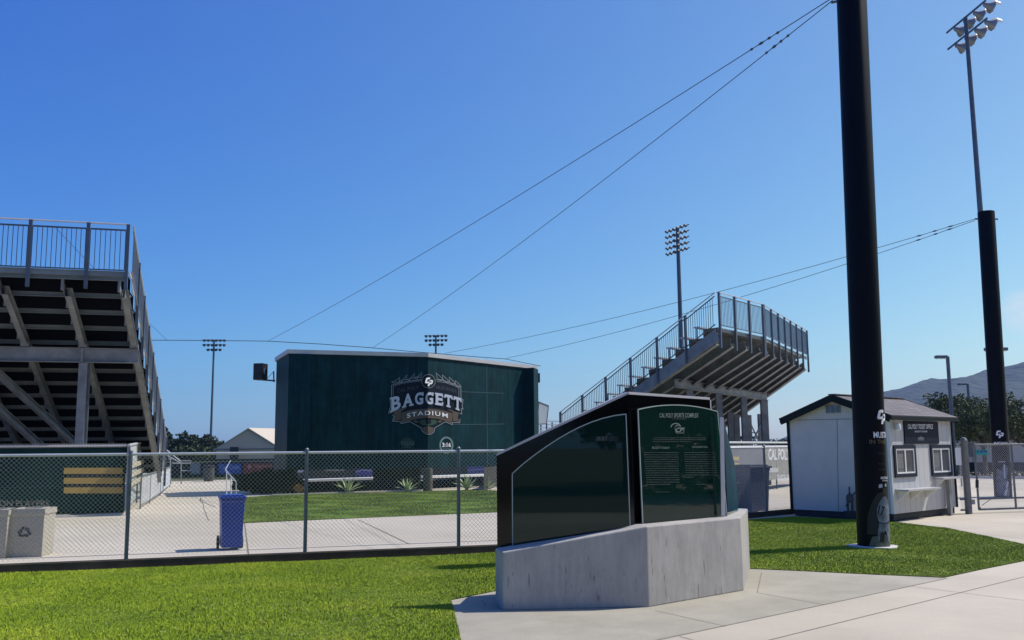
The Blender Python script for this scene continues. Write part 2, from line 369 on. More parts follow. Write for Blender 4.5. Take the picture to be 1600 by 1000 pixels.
# lawns
def in_poly(x, y, poly):
    inside = np.zeros(len(x), bool); n = len(poly); j = n - 1
    for i in range(n):
        xi, yi = poly[i][:2]; xj, yj = poly[j][:2]
        c = ((yi > y) != (yj > y)) & (x < (xj - xi) * (y - yi) / (yj - yi + 1e-12) + xi); inside ^= c; j = i
    return inside
def blades(name, poly, dens, h, wd, m, keep=None, lab=None):
    xs = [p[0] for p in poly]; ys = [p[1] for p in poly]; A = (max(xs) - min(xs)) * (max(ys) - min(ys)); n = int(A * dens)
    x = rng.uniform(min(xs), max(xs), n); y = rng.uniform(min(ys), max(ys), n); k = in_poly(x, y, poly)
    if keep is not None: k &= keep(x, y)
    x = x[k]; y = y[k]; n = len(x); a = rng.uniform(0, 2 * np.pi, n); t = rng.normal(0, .45, n); t2 = rng.uniform(0, 2 * np.pi, n)
    patch = .8 + .35 * np.sin(x * 2.1 + np.sin(y * 1.7) * 2) * np.sin(y * 1.3 + x * .6)
    hh = h * rng.uniform(.55, 1.25, n) * patch; ww = wd * rng.uniform(.6, 1.3, n)
    z0 = np.full(n, .012)
    v = np.empty((n, 3, 3)); dx = np.cos(a) * ww / 2; dy = np.sin(a) * ww / 2
    v[:, 0] = np.stack([x - dx, y - dy, z0], 1); v[:, 1] = np.stack([x + dx, y + dy, z0], 1)
    v[:, 2] = np.stack([x + np.cos(t2) * np.abs(t) * hh, y + np.sin(t2) * np.abs(t) * hh, z0 + hh], 1)
    o = rawmesh(name, v.reshape(-1, 3), np.arange(n * 3).reshape(-1, 3), m); o['kind'] = 'stuff'
    if lab: o['label'] = lab; o['category'] = 'grass'
    return o
g = lambda x, y: (G(x, y).x, G(x, y).y)
# lawn to the left of and behind the monument, and the round-cornered lawn about the tall pole
lawnR = [g(1170, 889), g(1260, 893), g(1360, 898), g(1475, 903), g(1530, 891), g(1600, 877), g(1700, 858), g(1720, 853), g(1660, 858), g(1600, 851), g(1560, 843), g(1520, 834), g(1480, 826), g(1430, 820), g(1398, 816), g(1240, 808), g(1112, 817), (1.62, 16.82), (.6, 13.0), (2.2, 12.6)]
nearL = [(-9.6, 5.0), g(741, 1090), g(720, 1000), g(712, 965), g(705, 938), g(775, 924), (.6, 11.3), (.6, 13.0), (1.62, 16.82), (-9.6, 13.4)]
sheet('lawn', nearL, .012, M['grass_base']); sheet('lawn', lawnR, .012, M['grass_base'])
blades('lawn_grass', nearL, 9000, .024, .0065, M['grass'], keep=lambda x, y: (np.abs(x) < .58 * y + .3) & (y > 8), lab='short bright green grass of the lawn left of the stone monument')
blades('lawn_grass', lawnR, 7000, .022, .008, M['grass'], keep=lambda x, y: (x < .58 * y + .3), lab='short green grass of the lawn around the tall black pole')
# pavement joints (dark recessed lines, as thin sheets)
M['joint_and_shadow'] = mat('concrete joint', (.16, .135, .11), .9)
def joint_and_shadow(a, b, wd=.010, z=.004):
    A = G(*a, z); B = G(*b, z); d = (B - A); d.z = 0; n = Vector((-d.y, d.x, 0)).normalized() * wd / 2
    return [A + n, A - n, B - n, B + n]
jm = MB()
for a, b in [((900, 1027), (1480, 903.5)), ((1201, 1000), (1600, 901)), ((1100, 1025), (1201, 1000)), ((1424, 916), (1600, 938)), ((1190, 894), (1183, 926)), ((1183, 926), (1287, 944.5)), ((1024, 954), (1134, 978.5)),
             ((1062, 994), (1087, 1001)), ((753, 938.5), (757, 942)), ((757, 942), (758, 948)), ((1513, 831), (1600, 842)), ((1430, 845), (1432, 845)), ((1600, 901), (1700, 876))]:
    jm.poly(joint_and_shadow(a, b))
jm.build('joint_and_shadow_line', M['joint_and_shadow'])['kind'] = 'structure'
jm = MB()
for a, b in [((560, 812), (640, 850)), ((382, 815), (389, 870)), ((316, 781), (319, 796)), ((319, 796), (326, 813))]:  # the last two strips paint the handrail's curved shadow, the others are joints
    jm.poly(joint_and_shadow(a, b, .02, .012))
# concourse behind the fence, stadium lawn
con = [(-9.6, 13.75), (1.62, 17.15), (5.3, 22.75), (30, 30), (30, 58), (-13, 58), (-30, 30), (-30, 9)]
sheet('concourse', con, .006, M['apron'])
jm.build('joint_and_shadow_line', M['joint_and_shadow'])['kind'] = 'structure'
tl = [g(381, 818), g(560, 810), g(775, 801), g(900, 797), (6, 31), (-1.5, 40.5), (-8.6, 37.6), g(372, 778)]
sheet('stadium_lawn', tl, .02, M['turf'])
blades('stadium_grass', tl, 1500, .03, .022, M['turf'], lab='mown green grass in front of the scoreboard back')
fieldp = [(-60, 62), (70, 62), (140, 190), (-140, 190)]
sheet('field', fieldp, -.03, mat('ball field turf', (.055, .085, .022), .9, var=.3, vscale=.1))
# hills
def hills():
    prof = [(1300, 700), (1340, 660), (1395, 620), (1425, 609), (1450, 601), (1480, 594), (1505, 597), (1530, 590), (1550, 585), (1563, 577), (1582, 572), (1605, 574), (1640, 566), (1700, 560), (1800, 575), (1950, 600), (2100, 660)]
    nx, ny = 220, 40; vs = []; fs = []
    for j in range(ny):
        Y = 1100 + j * 35; k = math.sin(math.pi * min(1, j / (ny - 1)) ** .9)
        for i in range(nx):
            px = 1280 + (2120 - 1280) * i / (nx - 1)
            for a, b in zip(prof, prof[1:]):
                if a[0] <= px <= b[0]: py = a[1] + (b[1] - a[1]) * (px - a[0]) / (b[0] - a[0]); break
            else: py = 700
            X = (px - 800) / F * 1700; z = max(0, (692 - py) / F * 1780) * k
            if k > .1: z += (math.sin(X * .021 + Y * .013) * 5 + math.sin(X * .053 - Y * .04) * 2.5 + random.uniform(-1.1, 1.1)) * k
            vs.append((X, Y, z - 1))
    for j in range(ny - 1):
        for i in range(nx - 1): a = j * nx + i; fs.append((a, a + 1, a + nx + 1, a + nx))
    mb = MB(); mb.v = vs; mb.f = fs
    mh = mat('hillside scrub', (.042, .052, .026), .95, col2=(.010, .016, .011), vscale=.075, detail=12)
    o = mb.build('hills', mh, smooth=False); o['kind'] = 'structure'
hills()

# ================================================================== CHAIN LINK FENCE
def chain(mb, A, B, z0, z1, pitch=.0675, r=.0021):
    A = Vector(A); B = Vector(B); d = B - A; d.z = 0; L = d.length; u = d / L; n = Vector((u.y, -u.x, 0)); H = z1 - z0
    def wire(s0, t0, s1, t1, off):
        a = A + u * s0 + n * off; b = A + u * s1 + n * off; a.z = z0 + t0; b.z = z0 + t1
        dd = (b - a).normalized(); x = dd.cross(n).normalized(); vs = []
        for p in (a, b):
            for k in range(3):
                an = 2 * math.pi * k / 3; vs.append(p + (x * math.cos(an) + n * math.sin(an)) * r)
        mb.add(vs, [(0, 1, 4, 3), (1, 2, 5, 4), (2, 0, 3, 5)])
    s = -H
    while s < L:
        a0, b0 = max(0, -s), H
        s0, t0 = s + a0, a0; s1, t1 = s + H, H
        if s1 > L: t1 -= s1 - L; s1 = L
        if s1 > s0: wire(s0, t0, s1, t1, .003)
        # opposite diagonal
        q0, v0 = s, H; q1, v1 = s + H, 0
        if q0 < 0: v0 += q0; q0 = 0
        if q1 > L: v1 += q1 - L; q1 = L
        if q1 > q0: wire(q0, v0, q1, v1, -.003)
        s += pitch
    return mb
def post_at(px, A, B):
    A = Vector(A); B = Vector(B); d = (B - A); d.z = 0
    return onplane(A, d, px, 760)
def fence(label, A, B, z0, z1, posts, cat='fence', pitch=.0675, r=.0024, rail_r=.022, post_r=.03, knuckle=True, group=None, pm=None):
    A = Vector(A); B = Vector(B)
    f = thing('chain_link_fence', label, cat, (A.x, A.y, 0), group)
    m = MB(); chain(m, A, B, z0 + .02, z1 - .02, pitch, r); m.build('mesh', M['wire'], f, fix=False)
    MB().tube([V(A.x, A.y, z1), V(B.x, B.y, z1)], rail_r, 10).build('top_rail', M['galv_lt'], f, smooth=True)
    MB().tube([V(A.x, A.y, z0 + .07), V(B.x, B.y, z0 + .07)], .0035, 4).build('tension_wire', M['wire'], f)
    for p in posts:
        b = MB(); b.lathe((p.x, p.y, 0), [(post_r, 0), (post_r, z1 + .03), (post_r * 1.15, z1 + .03), (post_r * 1.1, z1 + .055), (post_r * .5, z1 + .075)], 12)
        b.build('post', pm or M['post'], f, smooth=True)
    return f
FZ = 1.705
fence('long galvanised chain link fence on a dark kerb along the left lawn', FENCE_A, FENCE_B, .13, FZ, [post_at(x, FENCE_A, FENCE_B) for x in (202, 478.5, 716.5)] + [V(1.6, 16.98), V(-8.9, 13.78)])
FC = V(*G(1108, 816).xy); FD = V(*G(1243, 802.5).xy)
fence('middle run of chain link fence passing behind the stone monument', V(1.6, 16.98), FC, .1, FZ, [FC.copy(), V(3.2, 19.4)])
fence('short chain link fence between the stone monument and the white booth', FC, FD, .1, FZ, [post_at(1196, FC, FD), FD.copy()])
def kerb(pts, label):
    for i, (a, b) in enumerate(zip(pts, pts[1:])):
        a = Vector(a); b = Vector(b); mb = MB(); mb.beam(V(a.x, a.y, .05), V(b.x, b.y, .05), .17, .16)
        o = mb.build('kerb', M['curb'], bevel=.012); o['kind'] = 'structure'
kerb([FENCE_A, FENCE_B], ''); kerb([FENCE_B + V(.05, .09), FC - V(.05, .09)], ''); kerb([FC, FD], '')

# ================================================================== MONUMENT
def monument():
    p1 = G(786, 954); p2 = G(1014, 949); p3 = G(1162, 923); p4 = G(1172, 889); p0 = G(774.5, 945)
    back = [p4 + V(-.35, .28), V(1.1, 12.35), V(-.12, 11.75)]
    t = thing('stone_monument', 'black granite and green glass monument on an angular grey concrete plinth', 'monument', (p2.x, p2.y, 0))
    base = [p1, p2, p3, p4] + back + [p0]
    # plinth: top is low at left, rising to the ridge
    z1 = zat(p1, 863); z2 = zat(p2, 822.5); z3 = zat(p3, 808.5)
    zs = [z1, z2, z3, z3 - .03, z3 - .02, z2, z1, z1]
    n = len(base); mb = MB(); vs = [V(p.x, p.y, 0) for p in base] + [V(p.x, p.y, z) for p, z in zip(base, zs)]
    mb.add(vs, [tuple(range(n))[::-1]] + [(i, (i + 1) % n, n + (i + 1) % n, n + i) for i in range(n)])
    mb.f += [(n, n + 1, n + 7), (n + 7, n + 1, n + 6), (n + 1, n + 5, n + 6), (n + 1, n + 2, n + 5), (n + 2, n + 4, n + 5), (n + 2, n + 3, n + 4)]
    pl = mb.build('plinth', M['plinth'], t, bevel=.015)
    # granite slabs
    dL = (p2 - p1); dL.z = 0; dL.normalize(); dR = (p3 - p2); dR.z = 0; dR.normalize()
    a = D(776.5, 800, 11.12); a.z = 0
    r = D(983, 700, 11.06); r.z = 0
    dA = (r - a).normalized()
    e = onplane(r, dR, 1110, 650); e.z = 0
    zl = zat(a, 712.5); zr = zat(r, 616.5); ze = zat(e, 625)
    nA = V(-dA.y, dA.x); nR = V(-dR.y, dR.x); th = .085
    mit = (nA + nR).normalized() * th / max(.5, (nA + nR).normalized().dot(nR))
    bot = .45
    def slab(name, A, B, zA, zB, bA, bB, offA, offB, topm=True):
        m = MB(); m.prism([V(A.x, A.y, bA), V(B.x, B.y, bB), V(B.x, B.y, zB), V(A.x, A.y, zA)], (0, 0, 0)); m = MB()
        A2 = A + offA; B2 = B + offB
        v = [V(A.x, A.y, bA), V(B.x, B.y, bB), V(B.x, B.y, zB), V(A.x, A.y, zA), V(A2.x, A2.y, bA), V(B2.x, B2.y, bB), V(B2.x, B2.y, zB), V(A2.x, A2.y, zA)]
        m.add(v, [(0, 1, 2, 3), (7, 6, 5, 4), (0, 3, 7, 4), (1, 5, 6, 2), (3, 2, 6, 7), (0, 4, 5, 1)])
        o = m.build(name, M['granite'], t)
        c = MB(); u = V(0, 0, .012); w_ = V(0, 0, .030)
        c.add([v[3] + V(0, 0, .002), v[2] + V(0, 0, .002), v[6] + V(0, 0, .002), v[7] + V(0, 0, .002), v[3] + w_, v[2] + w_, v[6] + w_, v[7] + w_], [(0, 1, 2, 3), (7, 6, 5, 4), (0, 4, 5, 1), (1, 5, 6, 2), (2, 6, 7, 3), (3, 7, 4, 0)])
        sub(o, 'top_edge', c, M['granite_lit_edge'])
        return o
    slab('granite_panel', a, r, zl, zr, z1 - .25, z2 - .15, nA * th, mit)
    # right slab leans out slightly at its end
    e2 = onplane(r, dR, 1117, 800); e2.z = 0
    m = MB(); zb = z3 - .06
    v = [V(r.x, r.y, z2 - .15), V(e2.x, e2.y, zb), V(e.x, e.y, ze), V(r.x, r.y, zr)]
    w2 = [V(r.x, r.y, z2 - .15) + mit, V(e2.x, e2.y, zb) + nR * th, V(e.x, e.y, ze) + nR * th, V(r.x, r.y, zr) + mit]
    m.add(v + w2, [(0, 1, 2, 3), (7, 6, 5, 4), (1, 5, 6, 2), (3, 2, 6, 7), (0, 4, 5, 1)])
    gr = m.build('granite_panel', M['granite'], t)
    c = MB(); c.beam(v[2] + V(0, 0, .018) + nR * th / 2, v[3] + V(0, 0, .018) + mit * .5, th + .004, .03)
    sub(gr, 'top_edge', c, M['granite_lit_edge'])
    c = MB(); q = v[1] + nR * (th / 2) + dR * .012; q2 = v[2] + nR * (th / 2) + dR * .012; c.beam(q, q2, th + .004, .02, dR)
    sub(gr, 'side_edge', c, M['granite_lit_edge'])
    # glass panels in front of the granite
    def glass(P, d, pts, off, edges, lab=None):
        gp = [onplane(P, d, x, y, off) for x, y in pts]; nn = V(d.y, -d.x)
        m = MB(); m.prism([p for p in gp], nn * .012); o = m.build('glass_panel', M['glass'], t)
        for i, j in edges:
            seg = gp[i:j + 1]
            c = MB()
            for q1, q2 in zip(seg, seg[1:]): c.beam(q1 + nn * .006, q2 + nn * .006, .0135, .011)
            sub(o, 'glass_edge', c, M['glass_edge'])
        if lab: o['label'] = lab
        return o
    arcL = [(800.5, 740)] + [(800 + (978 - 800) * k / 10, 740 - 93 * (math.sin(k / 10 * math.pi / 2 * .93) / math.sin(math.pi / 2 * .93)) ** .93) for k in range(1, 11)]
    glass(a, dA, [(801, 860)] + arcL + [(984.5, 821)], .05, [(0, 11), (11, 12)])
    arcR = []
    for k in range(13):
        u = k / 12; x = 996 + (1120 - 996) * u; y = 640 + (643 - 640) * u - 12.0 * 4 * u * (1 - u) * .72
        arcR.append((x, y))
    glass(r, dR, [(1003.5, 818)] + arcR + [(1135, 806.5)], .05, [(0, 1), (1, 13), (13, 14)])
    # third glass blade behind, on the far side of the plinth
    P = e2 + dR * .16 + nR * .45; mb = MB(); b0 = D(1143, 700, 13.2); b0.z = 0
    q = [D(1137, 805, 12.3), D(1154, 803, 13.3), D(1149, 730, 13.3), D(1131, 655, 12.3)]
    m = MB(); m.prism(q, V(-.012, .004, 0)); m.build('glass_panel', M['glass'], t)['label'] = 'narrow green glass blade behind the right end'
    MB().beam(D(1130, 806, 12.0), D(1127.5, 652, 12.0), .03, .05).build('steel_fin', M['galv_lt'], t)
    MB().box(G(993, 817, z2 - .02) + V(0, .02, .01), (.05, .05, .03)).build('glass_clamp', M['galv_lt'], t)
    # lettering etched on the glass
    et = mat('etched lettering', (.15, .19, .185), .7); et2 = mat('faint etched lettering', (.040, .056, .056), .7)
    mR = planemap(r, dR, .070); mL = planemap(a, dA, .070)
    flip = lambda sh: [([(x, y) for x, y in vs], fs) for vs, fs in sh]
    decal('etched_title', [text_box('CAL POLY SPORTS COMPLEX', 1030.5, 652.5, 1091.5, 645.5, .012)], mR, et, t)
    sh = []
    for (x0, x1, y, k) in [(1050, 1073, 655, 1)]: sh.append(words(x0, x1, y, 1.0))
    # two paragraph columns
    sh.append(words(1021, 1103, 684.5, 1.0)); sh.append(words(1020, 1103, 687.5, 1.0)); sh.append(words(1020, 1080, 690.5, 1.0))
    y = 707.5
    for k in range(15):
        sh.append(words(1006 + k * .3, 1060 + k * .12 if k < 14 else 1048, y + k * 3.55, 1.05))
        if k < 12: sh.append(words(1069 + k * .25, 1118 + k * .3 if k < 11 else 1084, y + k * 3.5, 1.05))
    sh.append(words(1025, 1046, 769, 1.0)); sh.append(words(1088, 1106, 757, 1.0))
    decal('etched_paragraphs', sh, mR, et2, t)
    decal('etched_headings', [text_box('BAGGETT STADIUM', 1019, 701.3, 1046, 698), text_box('BOB JANSSEN FIELD', 1082, 700.3, 1106, 697)], mR, et, t)
    # little emblem: horse head arch over italic letters
    arch = [(1056 + 7.5 * math.cos(math.radians(tt)), 667.5 - 6.0 * math.sin(math.radians(tt))) for tt in range(10, 200, 19)]
    decal('etched_emblem', [stroke(arch, 1.4), stroke([(1055, 667), (1058, 664), (1061, 666)], 1.0), text_box('CP', 1056, 675.5, 1068, 668, .03, shear=.3), stroke([(1054.5, 668), (1056.5, 676.6), (1068, 676.6), (1069.5, 668.5), (1062, 668.3)], .8)], mR, et, t)
    decal('etched_logo', [text_box('asi', 932, 688.7, 949, 679.5, .03), text_box('ASSOC', 951, 685.7, 966.5, 682), text_box('STUDENTS', 951, 689, 966.5, 686.3), stroke([(951.2, 676), (951.2, 680)], .8), stroke([(949.4, 678), (953, 678)], .8)], mL, et2, t)
def words(x0, x1, y, h):
    vs = []; fs = []; x = x0
    while x < x1:
        wd = random.uniform(1.2, 4.8); e = min(x + wd, x1); n = len(vs)
        hh = h * random.uniform(.6, 1.0)
        vs += [(x, y), (e, y - .02), (e, y - hh), (x, y - hh)]; fs.append((n, n + 1, n + 2, n + 3)); x = e + .7
    return vs, fs
monument()

# ================================================================== TALL BLACK POLES
def cyl_map(c, r, z0):      # s along the arc from the camera-facing direction, towards +x on the right
    f = (V(0, 0) - V(c.x, c.y)).normalized(); ang0 = math.atan2(f.y, f.x)
    return lambda s, z, cx=0: Vector((c.x + r * math.cos(ang0 + s / r), c.y + r * math.sin(ang0 + s / r), z0 + z))
def tall_pole(px, py, wpx, top_z, label, group):
    c = G(px, py); r = wpx / 2 / F * c.length * .995
    c = c + V(0, r)
    t = thing('steel_pole', label, 'pole', (c.x, c.y, 0), group)
    mb = MB(); n = 40; mb.lathe((c.x, c.y, 0), [(r, 0), (r, 3.2), (r * .995, top_z - .02), (r * .97, top_z)], n); mb.build('shaft', M['black_pole'], t, smooth=True)
    return t, c, r
jersey = mat('printed white jersey', (.21, .24, .31), .6, var=.65, vscale=9); skin = mat('printed skin tone', (.20, .13, .10), .6); dimp = mat('printed dim crowd', (.006, .010, .016), .6, var=.6, vscale=14)
fieldprint = mat('printed outfield', (.10, .12, .10), .6, var=.4, vscale=10)
t1, c1, r1 = tall_pole(1374.5, 858, 45.2, 10.2, 'huge black steel pole with a printed ball player on its foot, standing on the lawn', 'tall black net poles')
pad = MB(); 
pn = 14; pad.add([V(c1.x + (.43 + .04 * math.sin(k * 2.3)) * math.cos(2 * math.pi * k / pn), c1.y + (.36 + .04 * math.cos(k * 1.7)) * math.sin(2 * math.pi * k / pn), z) for z in (.0, .035) for k in range(pn)], [tuple(range(pn, 2 * pn))] + [(k, (k + 1) % pn, pn + (k + 1) % pn, pn + k) for k in range(pn)])
pad.build('footing', M['pad'], t1, bevel=.01)
def pole_print(t, c, r, sc=1.0, flip=False, s0=0.0):
    cuts = [-.40 + .03 * k for k in range(34)]
    m1 = cyl_map(c, r + .003, 0); m2 = cyl_map(c, r + .006, 0); m3 = cyl_map(c, r + .009, 0)
    S_ = lambda pts: P1([(s0 + x * sc, y * sc) for x, y in pts])
    # faint crowd, grass at the foot
    decal('print_field', [S_([(-.08, .03), (.42, .03), (.42, .22), (.2, .26), (-.02, .2)])], m1, fieldprint, t, cuts)
    decal('print_crowd', [S_([(-.1, .24), (.40, .24), (.40, .62), (.36, .85), (.24, .97), (.1, .93), (0, .78), (-.08, .55)])], m1, dimp, t, cuts)
    body = [(.11, .44), (.07, .56), (.08, .68), (.13, .79), (.19, .87), (.25, .885), (.31, .83), (.36, .72), (.385, .58), (.375, .47), (.39, .33), (.38, .14), (.30, .11), (.27, .16), (.25, .28), (.22, .31), (.18, .27), (.15, .16), (.08, .13), (.075, .28)]
    decal('print_player', [S_(body)], m2, jersey, t, cuts)
    decal('print_cap', [S_([(.18, .90), (.20, 1.02), (.28, 1.03), (.31, .93), (.25, .905)]), S_([(.10, .12), (.12, .27), (.17, .29), (.20, .20), (.17, .10)])], m3, M['black'], t, cuts)
    decal('print_hand', [S_([(.12, 1.02), (.13, 1.08), (.19, 1.09), (.20, 1.03)]), S_([(.25, 1.04), (.26, 1.09), (.30, 1.09), (.30, 1.05)])], m2, M['silver_decal'], t, cuts)
    tv, tf = text_box('17', .10, .57, .21, .72, .02); decal('print_number', [([(s0 + (x + (y - .64) * .25) * sc, (y + (x - .15) * -.35) * sc) for x, y in tv], tf)], m3, M['signnavy'], t, cuts)
    tv, tf = text_box('SMITH', .17, .78, .32, .83, .02); tv = [(x - (x - .17) * .35, y - (x - .17) * .75) for x, y in tv]
    decal('print_seam', [(stroke([(s0 + .06 * sc, .45 * sc), (s0 + .2 * sc, .42 * sc), (s0 + .37 * sc, .46 * sc)], .012))], m3, M['signnavy'], t, cuts)
cuts = [-.2 + .03 * k for k in range(34)]
pole_print(t1, c1, r1)
zz = lambda py: zat(c1, py) 
mC = cyl_map(c1, r1 + .004, 0)
decal('print_letters', [text_box('MUSTANGS', .07, zz(684.5), .62, zz(675), .02)], mC, M['white_decal'], t1, cuts)
decal('print_subtitle', [text_box('IN THE PROS', .0, zz(693.5), .60, zz(684.5) - .03)], mC, M['gold_decal'], t1, cuts)
decal('print_emblem', cp_logo(.13, zz(663), .40, zz(641)), mC, M['white_decal'], t1, cuts)
decal('print_caption', [text_box('MUSTANGS', .17, zz(748), .40, zz(744), .02), text_box('BASEBALL', .2, zz(751), .40, zz(749.2))], mC, M['white_decal'], t1, cuts)
for py in (708, 724, 733): decal('print_line', [text_box('MUSTANGS BASEBALL', .14, zz(py + 1.2), .5, zz(py - .6))], mC, M['tint_decal'], t1, cuts)
ring = MB()
for a_ in (2.6, -2.2): ring.tube([c1 + V(math.cos(a_) * (r1 - .02), math.sin(a_) * (r1 - .02), 10.0), c1 + V(math.cos(a_) * (r1 + .1), math.sin(a_) * (r1 + .1), 10.0)], .025, 8)
ring.build('cable_lug', M['steel_dark'], t1)

c2g = G(1574.5, 777.5); T2Z = zat(c2g, 326)
t2, c2, r2 = tall_pole(1574.5, 777, 22.8, T2Z, 'tall black steel pole with a white emblem, standing behind the chain link gate', 'tall black net poles')
m2_ = cyl_map(c2, r2 + .004, 0); zz2 = lambda py: zat(c2, py)
decal('print_emblem', cp_logo(-.13, zz2(684.5), .13, zz2(673)), m2_, M['white_decal'], t2, [-.3 + .04 * k for k in range(16)])
decal('print_letters', [text_box('MUSTANGS', -.2, zz2(693.5), .25, zz2(690.5), .02)], m2_, M['white_decal'], t2, [-.3 + .04 * k for k in range(16)])
pj = mat('printed grey player', (.16, .18, .26), .6, col2=(.04, .05, .08), vscale=9)
pcs = [-.3 + .04 * k for k in range(16)]
decal('print_player', [P1([(-.2, .02), (.2, .02), (.22, .3), (.15, .62), (.2, .95), (.08, 1.1), (-.02, .86), (-.16, .95), (-.21, .5)])], m2_, pj, t2, pcs)
decal('print_highlight', [P1([(.02, .05), (.1, .05), (.2, .5), (.14, .52)]), P1([(.05, .62), (.1, .62), (.1, 1.08), (.06, 1.08)]), P1([(-.1, 1.14), (.12, 1.14), (.12, 1.17), (-.1, 1.17)])], cyl_map(c2, r2 + .008, 0), M['silver_decal'], t2, pcs)
lg = MB()
for a_ in (math.pi, 0.0): lg.tube([c2 + V(math.cos(a_) * (r2 - .02), 0, T2Z - .25), c2 + V(math.cos(a_) * (r2 + .12), 0, T2Z - .25)], .03, 8)
lg.build('cable_lug', M['steel_dark'], t2)
t1.rotation_euler = (0, .0185, 0); t2.rotation_euler = (0, .016, 0)      # both poles lean a little against the net cables

# ================================================================== TICKET BOOTH
def booth():
    p = G(1398, 815); q = G(1495.5, 803); l = G(1240, 806.5)
    d = (q - p).normalized(); Lf = (q - p).length; n = V(d.y, -d.x)          # front faces n
    s = V(-d.y, d.x); Ls = (l - p).dot(s); l = p + s * Ls
    t = thing('ticket_booth', 'small white ticket booth with a dark shingle gable roof and two hatch windows', 'booth', (p.x, p.y, 0))
    wall = mat('white painted siding', (.56, .56, .55), .6, var=.10, vscale=2.5)
    # vertical groove bump
    nt_ = wall.node_tree; b_ = nt_.nodes['Principled BSDF']; tc_ = nt_.nodes.new('ShaderNodeTexCoord'); wv = nt_.nodes.new('ShaderNodeTexWave'); wv.inputs['Scale'].default_value = 1.6; wv.bands_direction = 'DIAGONAL'; wv.inputs['Distortion'].default_value = 0
    mpp = nt_.nodes.new('ShaderNodeMapping'); mpp.inputs['Scale'].default_value = (1, 1, 0); nt_.links.new(tc_.outputs['Object'], mpp.inputs[0]); nt_.links.new(mpp.outputs[0], wv.inputs[0])
    bb = nt_.nodes.new('ShaderNodeBump'); bb.inputs['Strength'].default_value = .25; bb.inputs['Distance'].default_value = .01; rr = nt_.nodes.new('ShaderNodeValToRGB'); rr.color_ramp.elements[0].position = .0; rr.color_ramp.elements[1].position = .06
    nt_.links.new(wv.outputs[0], rr.inputs[0]); nt_.links.new(rr.outputs[0], bb.inputs['Height'])
    ol = b_.inputs['Base Color'].links[0].from_socket; gm = nt_.nodes.new('ShaderNodeMix'); gm.data_type = 'RGBA'; gm.blend_type = 'MULTIPLY'; gm.inputs[0].default_value = .22; nt_.links.new(ol, gm.inputs[6]); nt_.links.new(rr.outputs[0], gm.inputs[7]); nt_.links.new(gm.outputs[2], b_.inputs['Base Color']); nt_.links.new(bb.outputs[0], b_.inputs['Normal'])
    zb = .17; mid = p + s * Ls / 2; zr = zat(mid, 620.5); ox = .13; zed = zat(p + n * ox, 648.5) - .035; ze = (zed - .02 + (ox / (Ls / 2)) * zr) / (1 + ox / (Ls / 2))
    r_ = q + s * Ls
    def P3(a, z): return V(a.x, a.y, z)
    m = MB(); midr = q + s * Ls / 2
    v = [P3(p, zb), P3(q, zb), P3(r_, zb), P3(l, zb), P3(p, ze), P3(q, ze), P3(r_, ze), P3(l, ze), P3(mid, zr - .05), P3(midr, zr - .05)]
    m.add(v, [(0, 1, 5, 4), (2, 3, 7, 6), (0, 4, 8, 7, 3), (1, 2, 6, 9, 5)])
    wo = m.build('wall', wall, t)
    m = MB(); i = .03
    m.prism([P3(p - d * -.04 + s * .04, .02), P3(q - d * .04 + s * .04, .02), P3(r_ - d * .04 - s * .04, .02), P3(l + d * .04 - s * .04, .02)], (0, 0, zb - .02)); m.build('skid', M['darkskid'], t)
    # roof: two thick slopes with overhang
    shing = bpy.data.materials.new('asphalt shingles'); shing.use_nodes = True; st = shing.node_tree; sb = st.nodes['Principled BSDF']; sb.inputs['Roughness'].default_value = .9
    tcs = st.nodes.new('ShaderNodeTexCoord'); mps = st.nodes.new('ShaderNodeMapping'); mps.inputs['Rotation'].default_value = (0, 0, -math.atan2(d.y, d.x)); st.links.new(tcs.outputs['Object'], mps.inputs[0])
    br = st.nodes.new('ShaderNodeTexBrick'); br.inputs['Scale'].default_value = 1; br.inputs['Brick Width'].default_value = .33; br.inputs['Row Height'].default_value = .13; br.inputs['Mortar Size'].default_value = .012
    br.inputs['Color1'].default_value = (.13, .12, .125, 1); br.inputs['Color2'].default_value = (.19, .17, .17, 1); br.inputs['Mortar'].default_value = (.05, .05, .055, 1)
    st.links.new(mps.outputs[0], br.inputs['Vector']); st.links.new(br.outputs[0], sb.inputs['Base Color'])
    oh = .16; roof = None
    k = (zr - ze) / (Ls / 2)
    for sgn, e0, e1 in ((1, p, q), (-1, l, r_)):
        o_ = -s * sgn * ox; a0 = e0 - d * oh + o_; a1 = e1 + d * oh + o_; b0 = mid - d * oh; b1 = midr + d * oh
        za = ze - k * ox + .02; zbb = zr + .02
        m = MB(); m.prism([P3(a0, za), P3(a1, za), P3(b1, zbb), P3(b0, zbb)], (0, 0, .035)); ro = m.build('roof', shing, t)
        c = MB(); c.beam(P3(a0, za - .045) - d * .015, P3(b0, zbb - .045) - d * .015, .03, .17); sub(ro, 'barge_board', c, M['shinlge_trim'])
        c = MB(); c.beam(P3(a1, za - .045) + d * .015, P3(b1, zbb - .045) + d * .015, .03, .17); sub(ro, 'barge_board', c, M['shinlge_trim'])
        c = MB(); c.beam(P3(a0, za - .035) - s * sgn * .012, P3(a1, za - .035) - s * sgn * .012, .025, .085); sub(ro, 'eave_board', c, M['shinlge_trim'])
    m = MB(); m.beam(P3(mid - d * oh, zr + .065), P3(midr + d * oh, zr + .065), .2, .02); m.build('ridge_cap', shing, t)
    # corner trims, seams on the gable wall
    for cc in (l + s * .012, q + d * .0): MB().beam(P3(cc, zb), P3(cc, ze - .05), .07, .05, d).build('corner_trim', M['shinlge_trim'], t)
    MB().beam(P3(p - d * .004 + s * .03, zb), P3(p - d * .004 + s * .03, ze - .03), .012, .07, s).build('corner_trim', M['white_paint'], t)
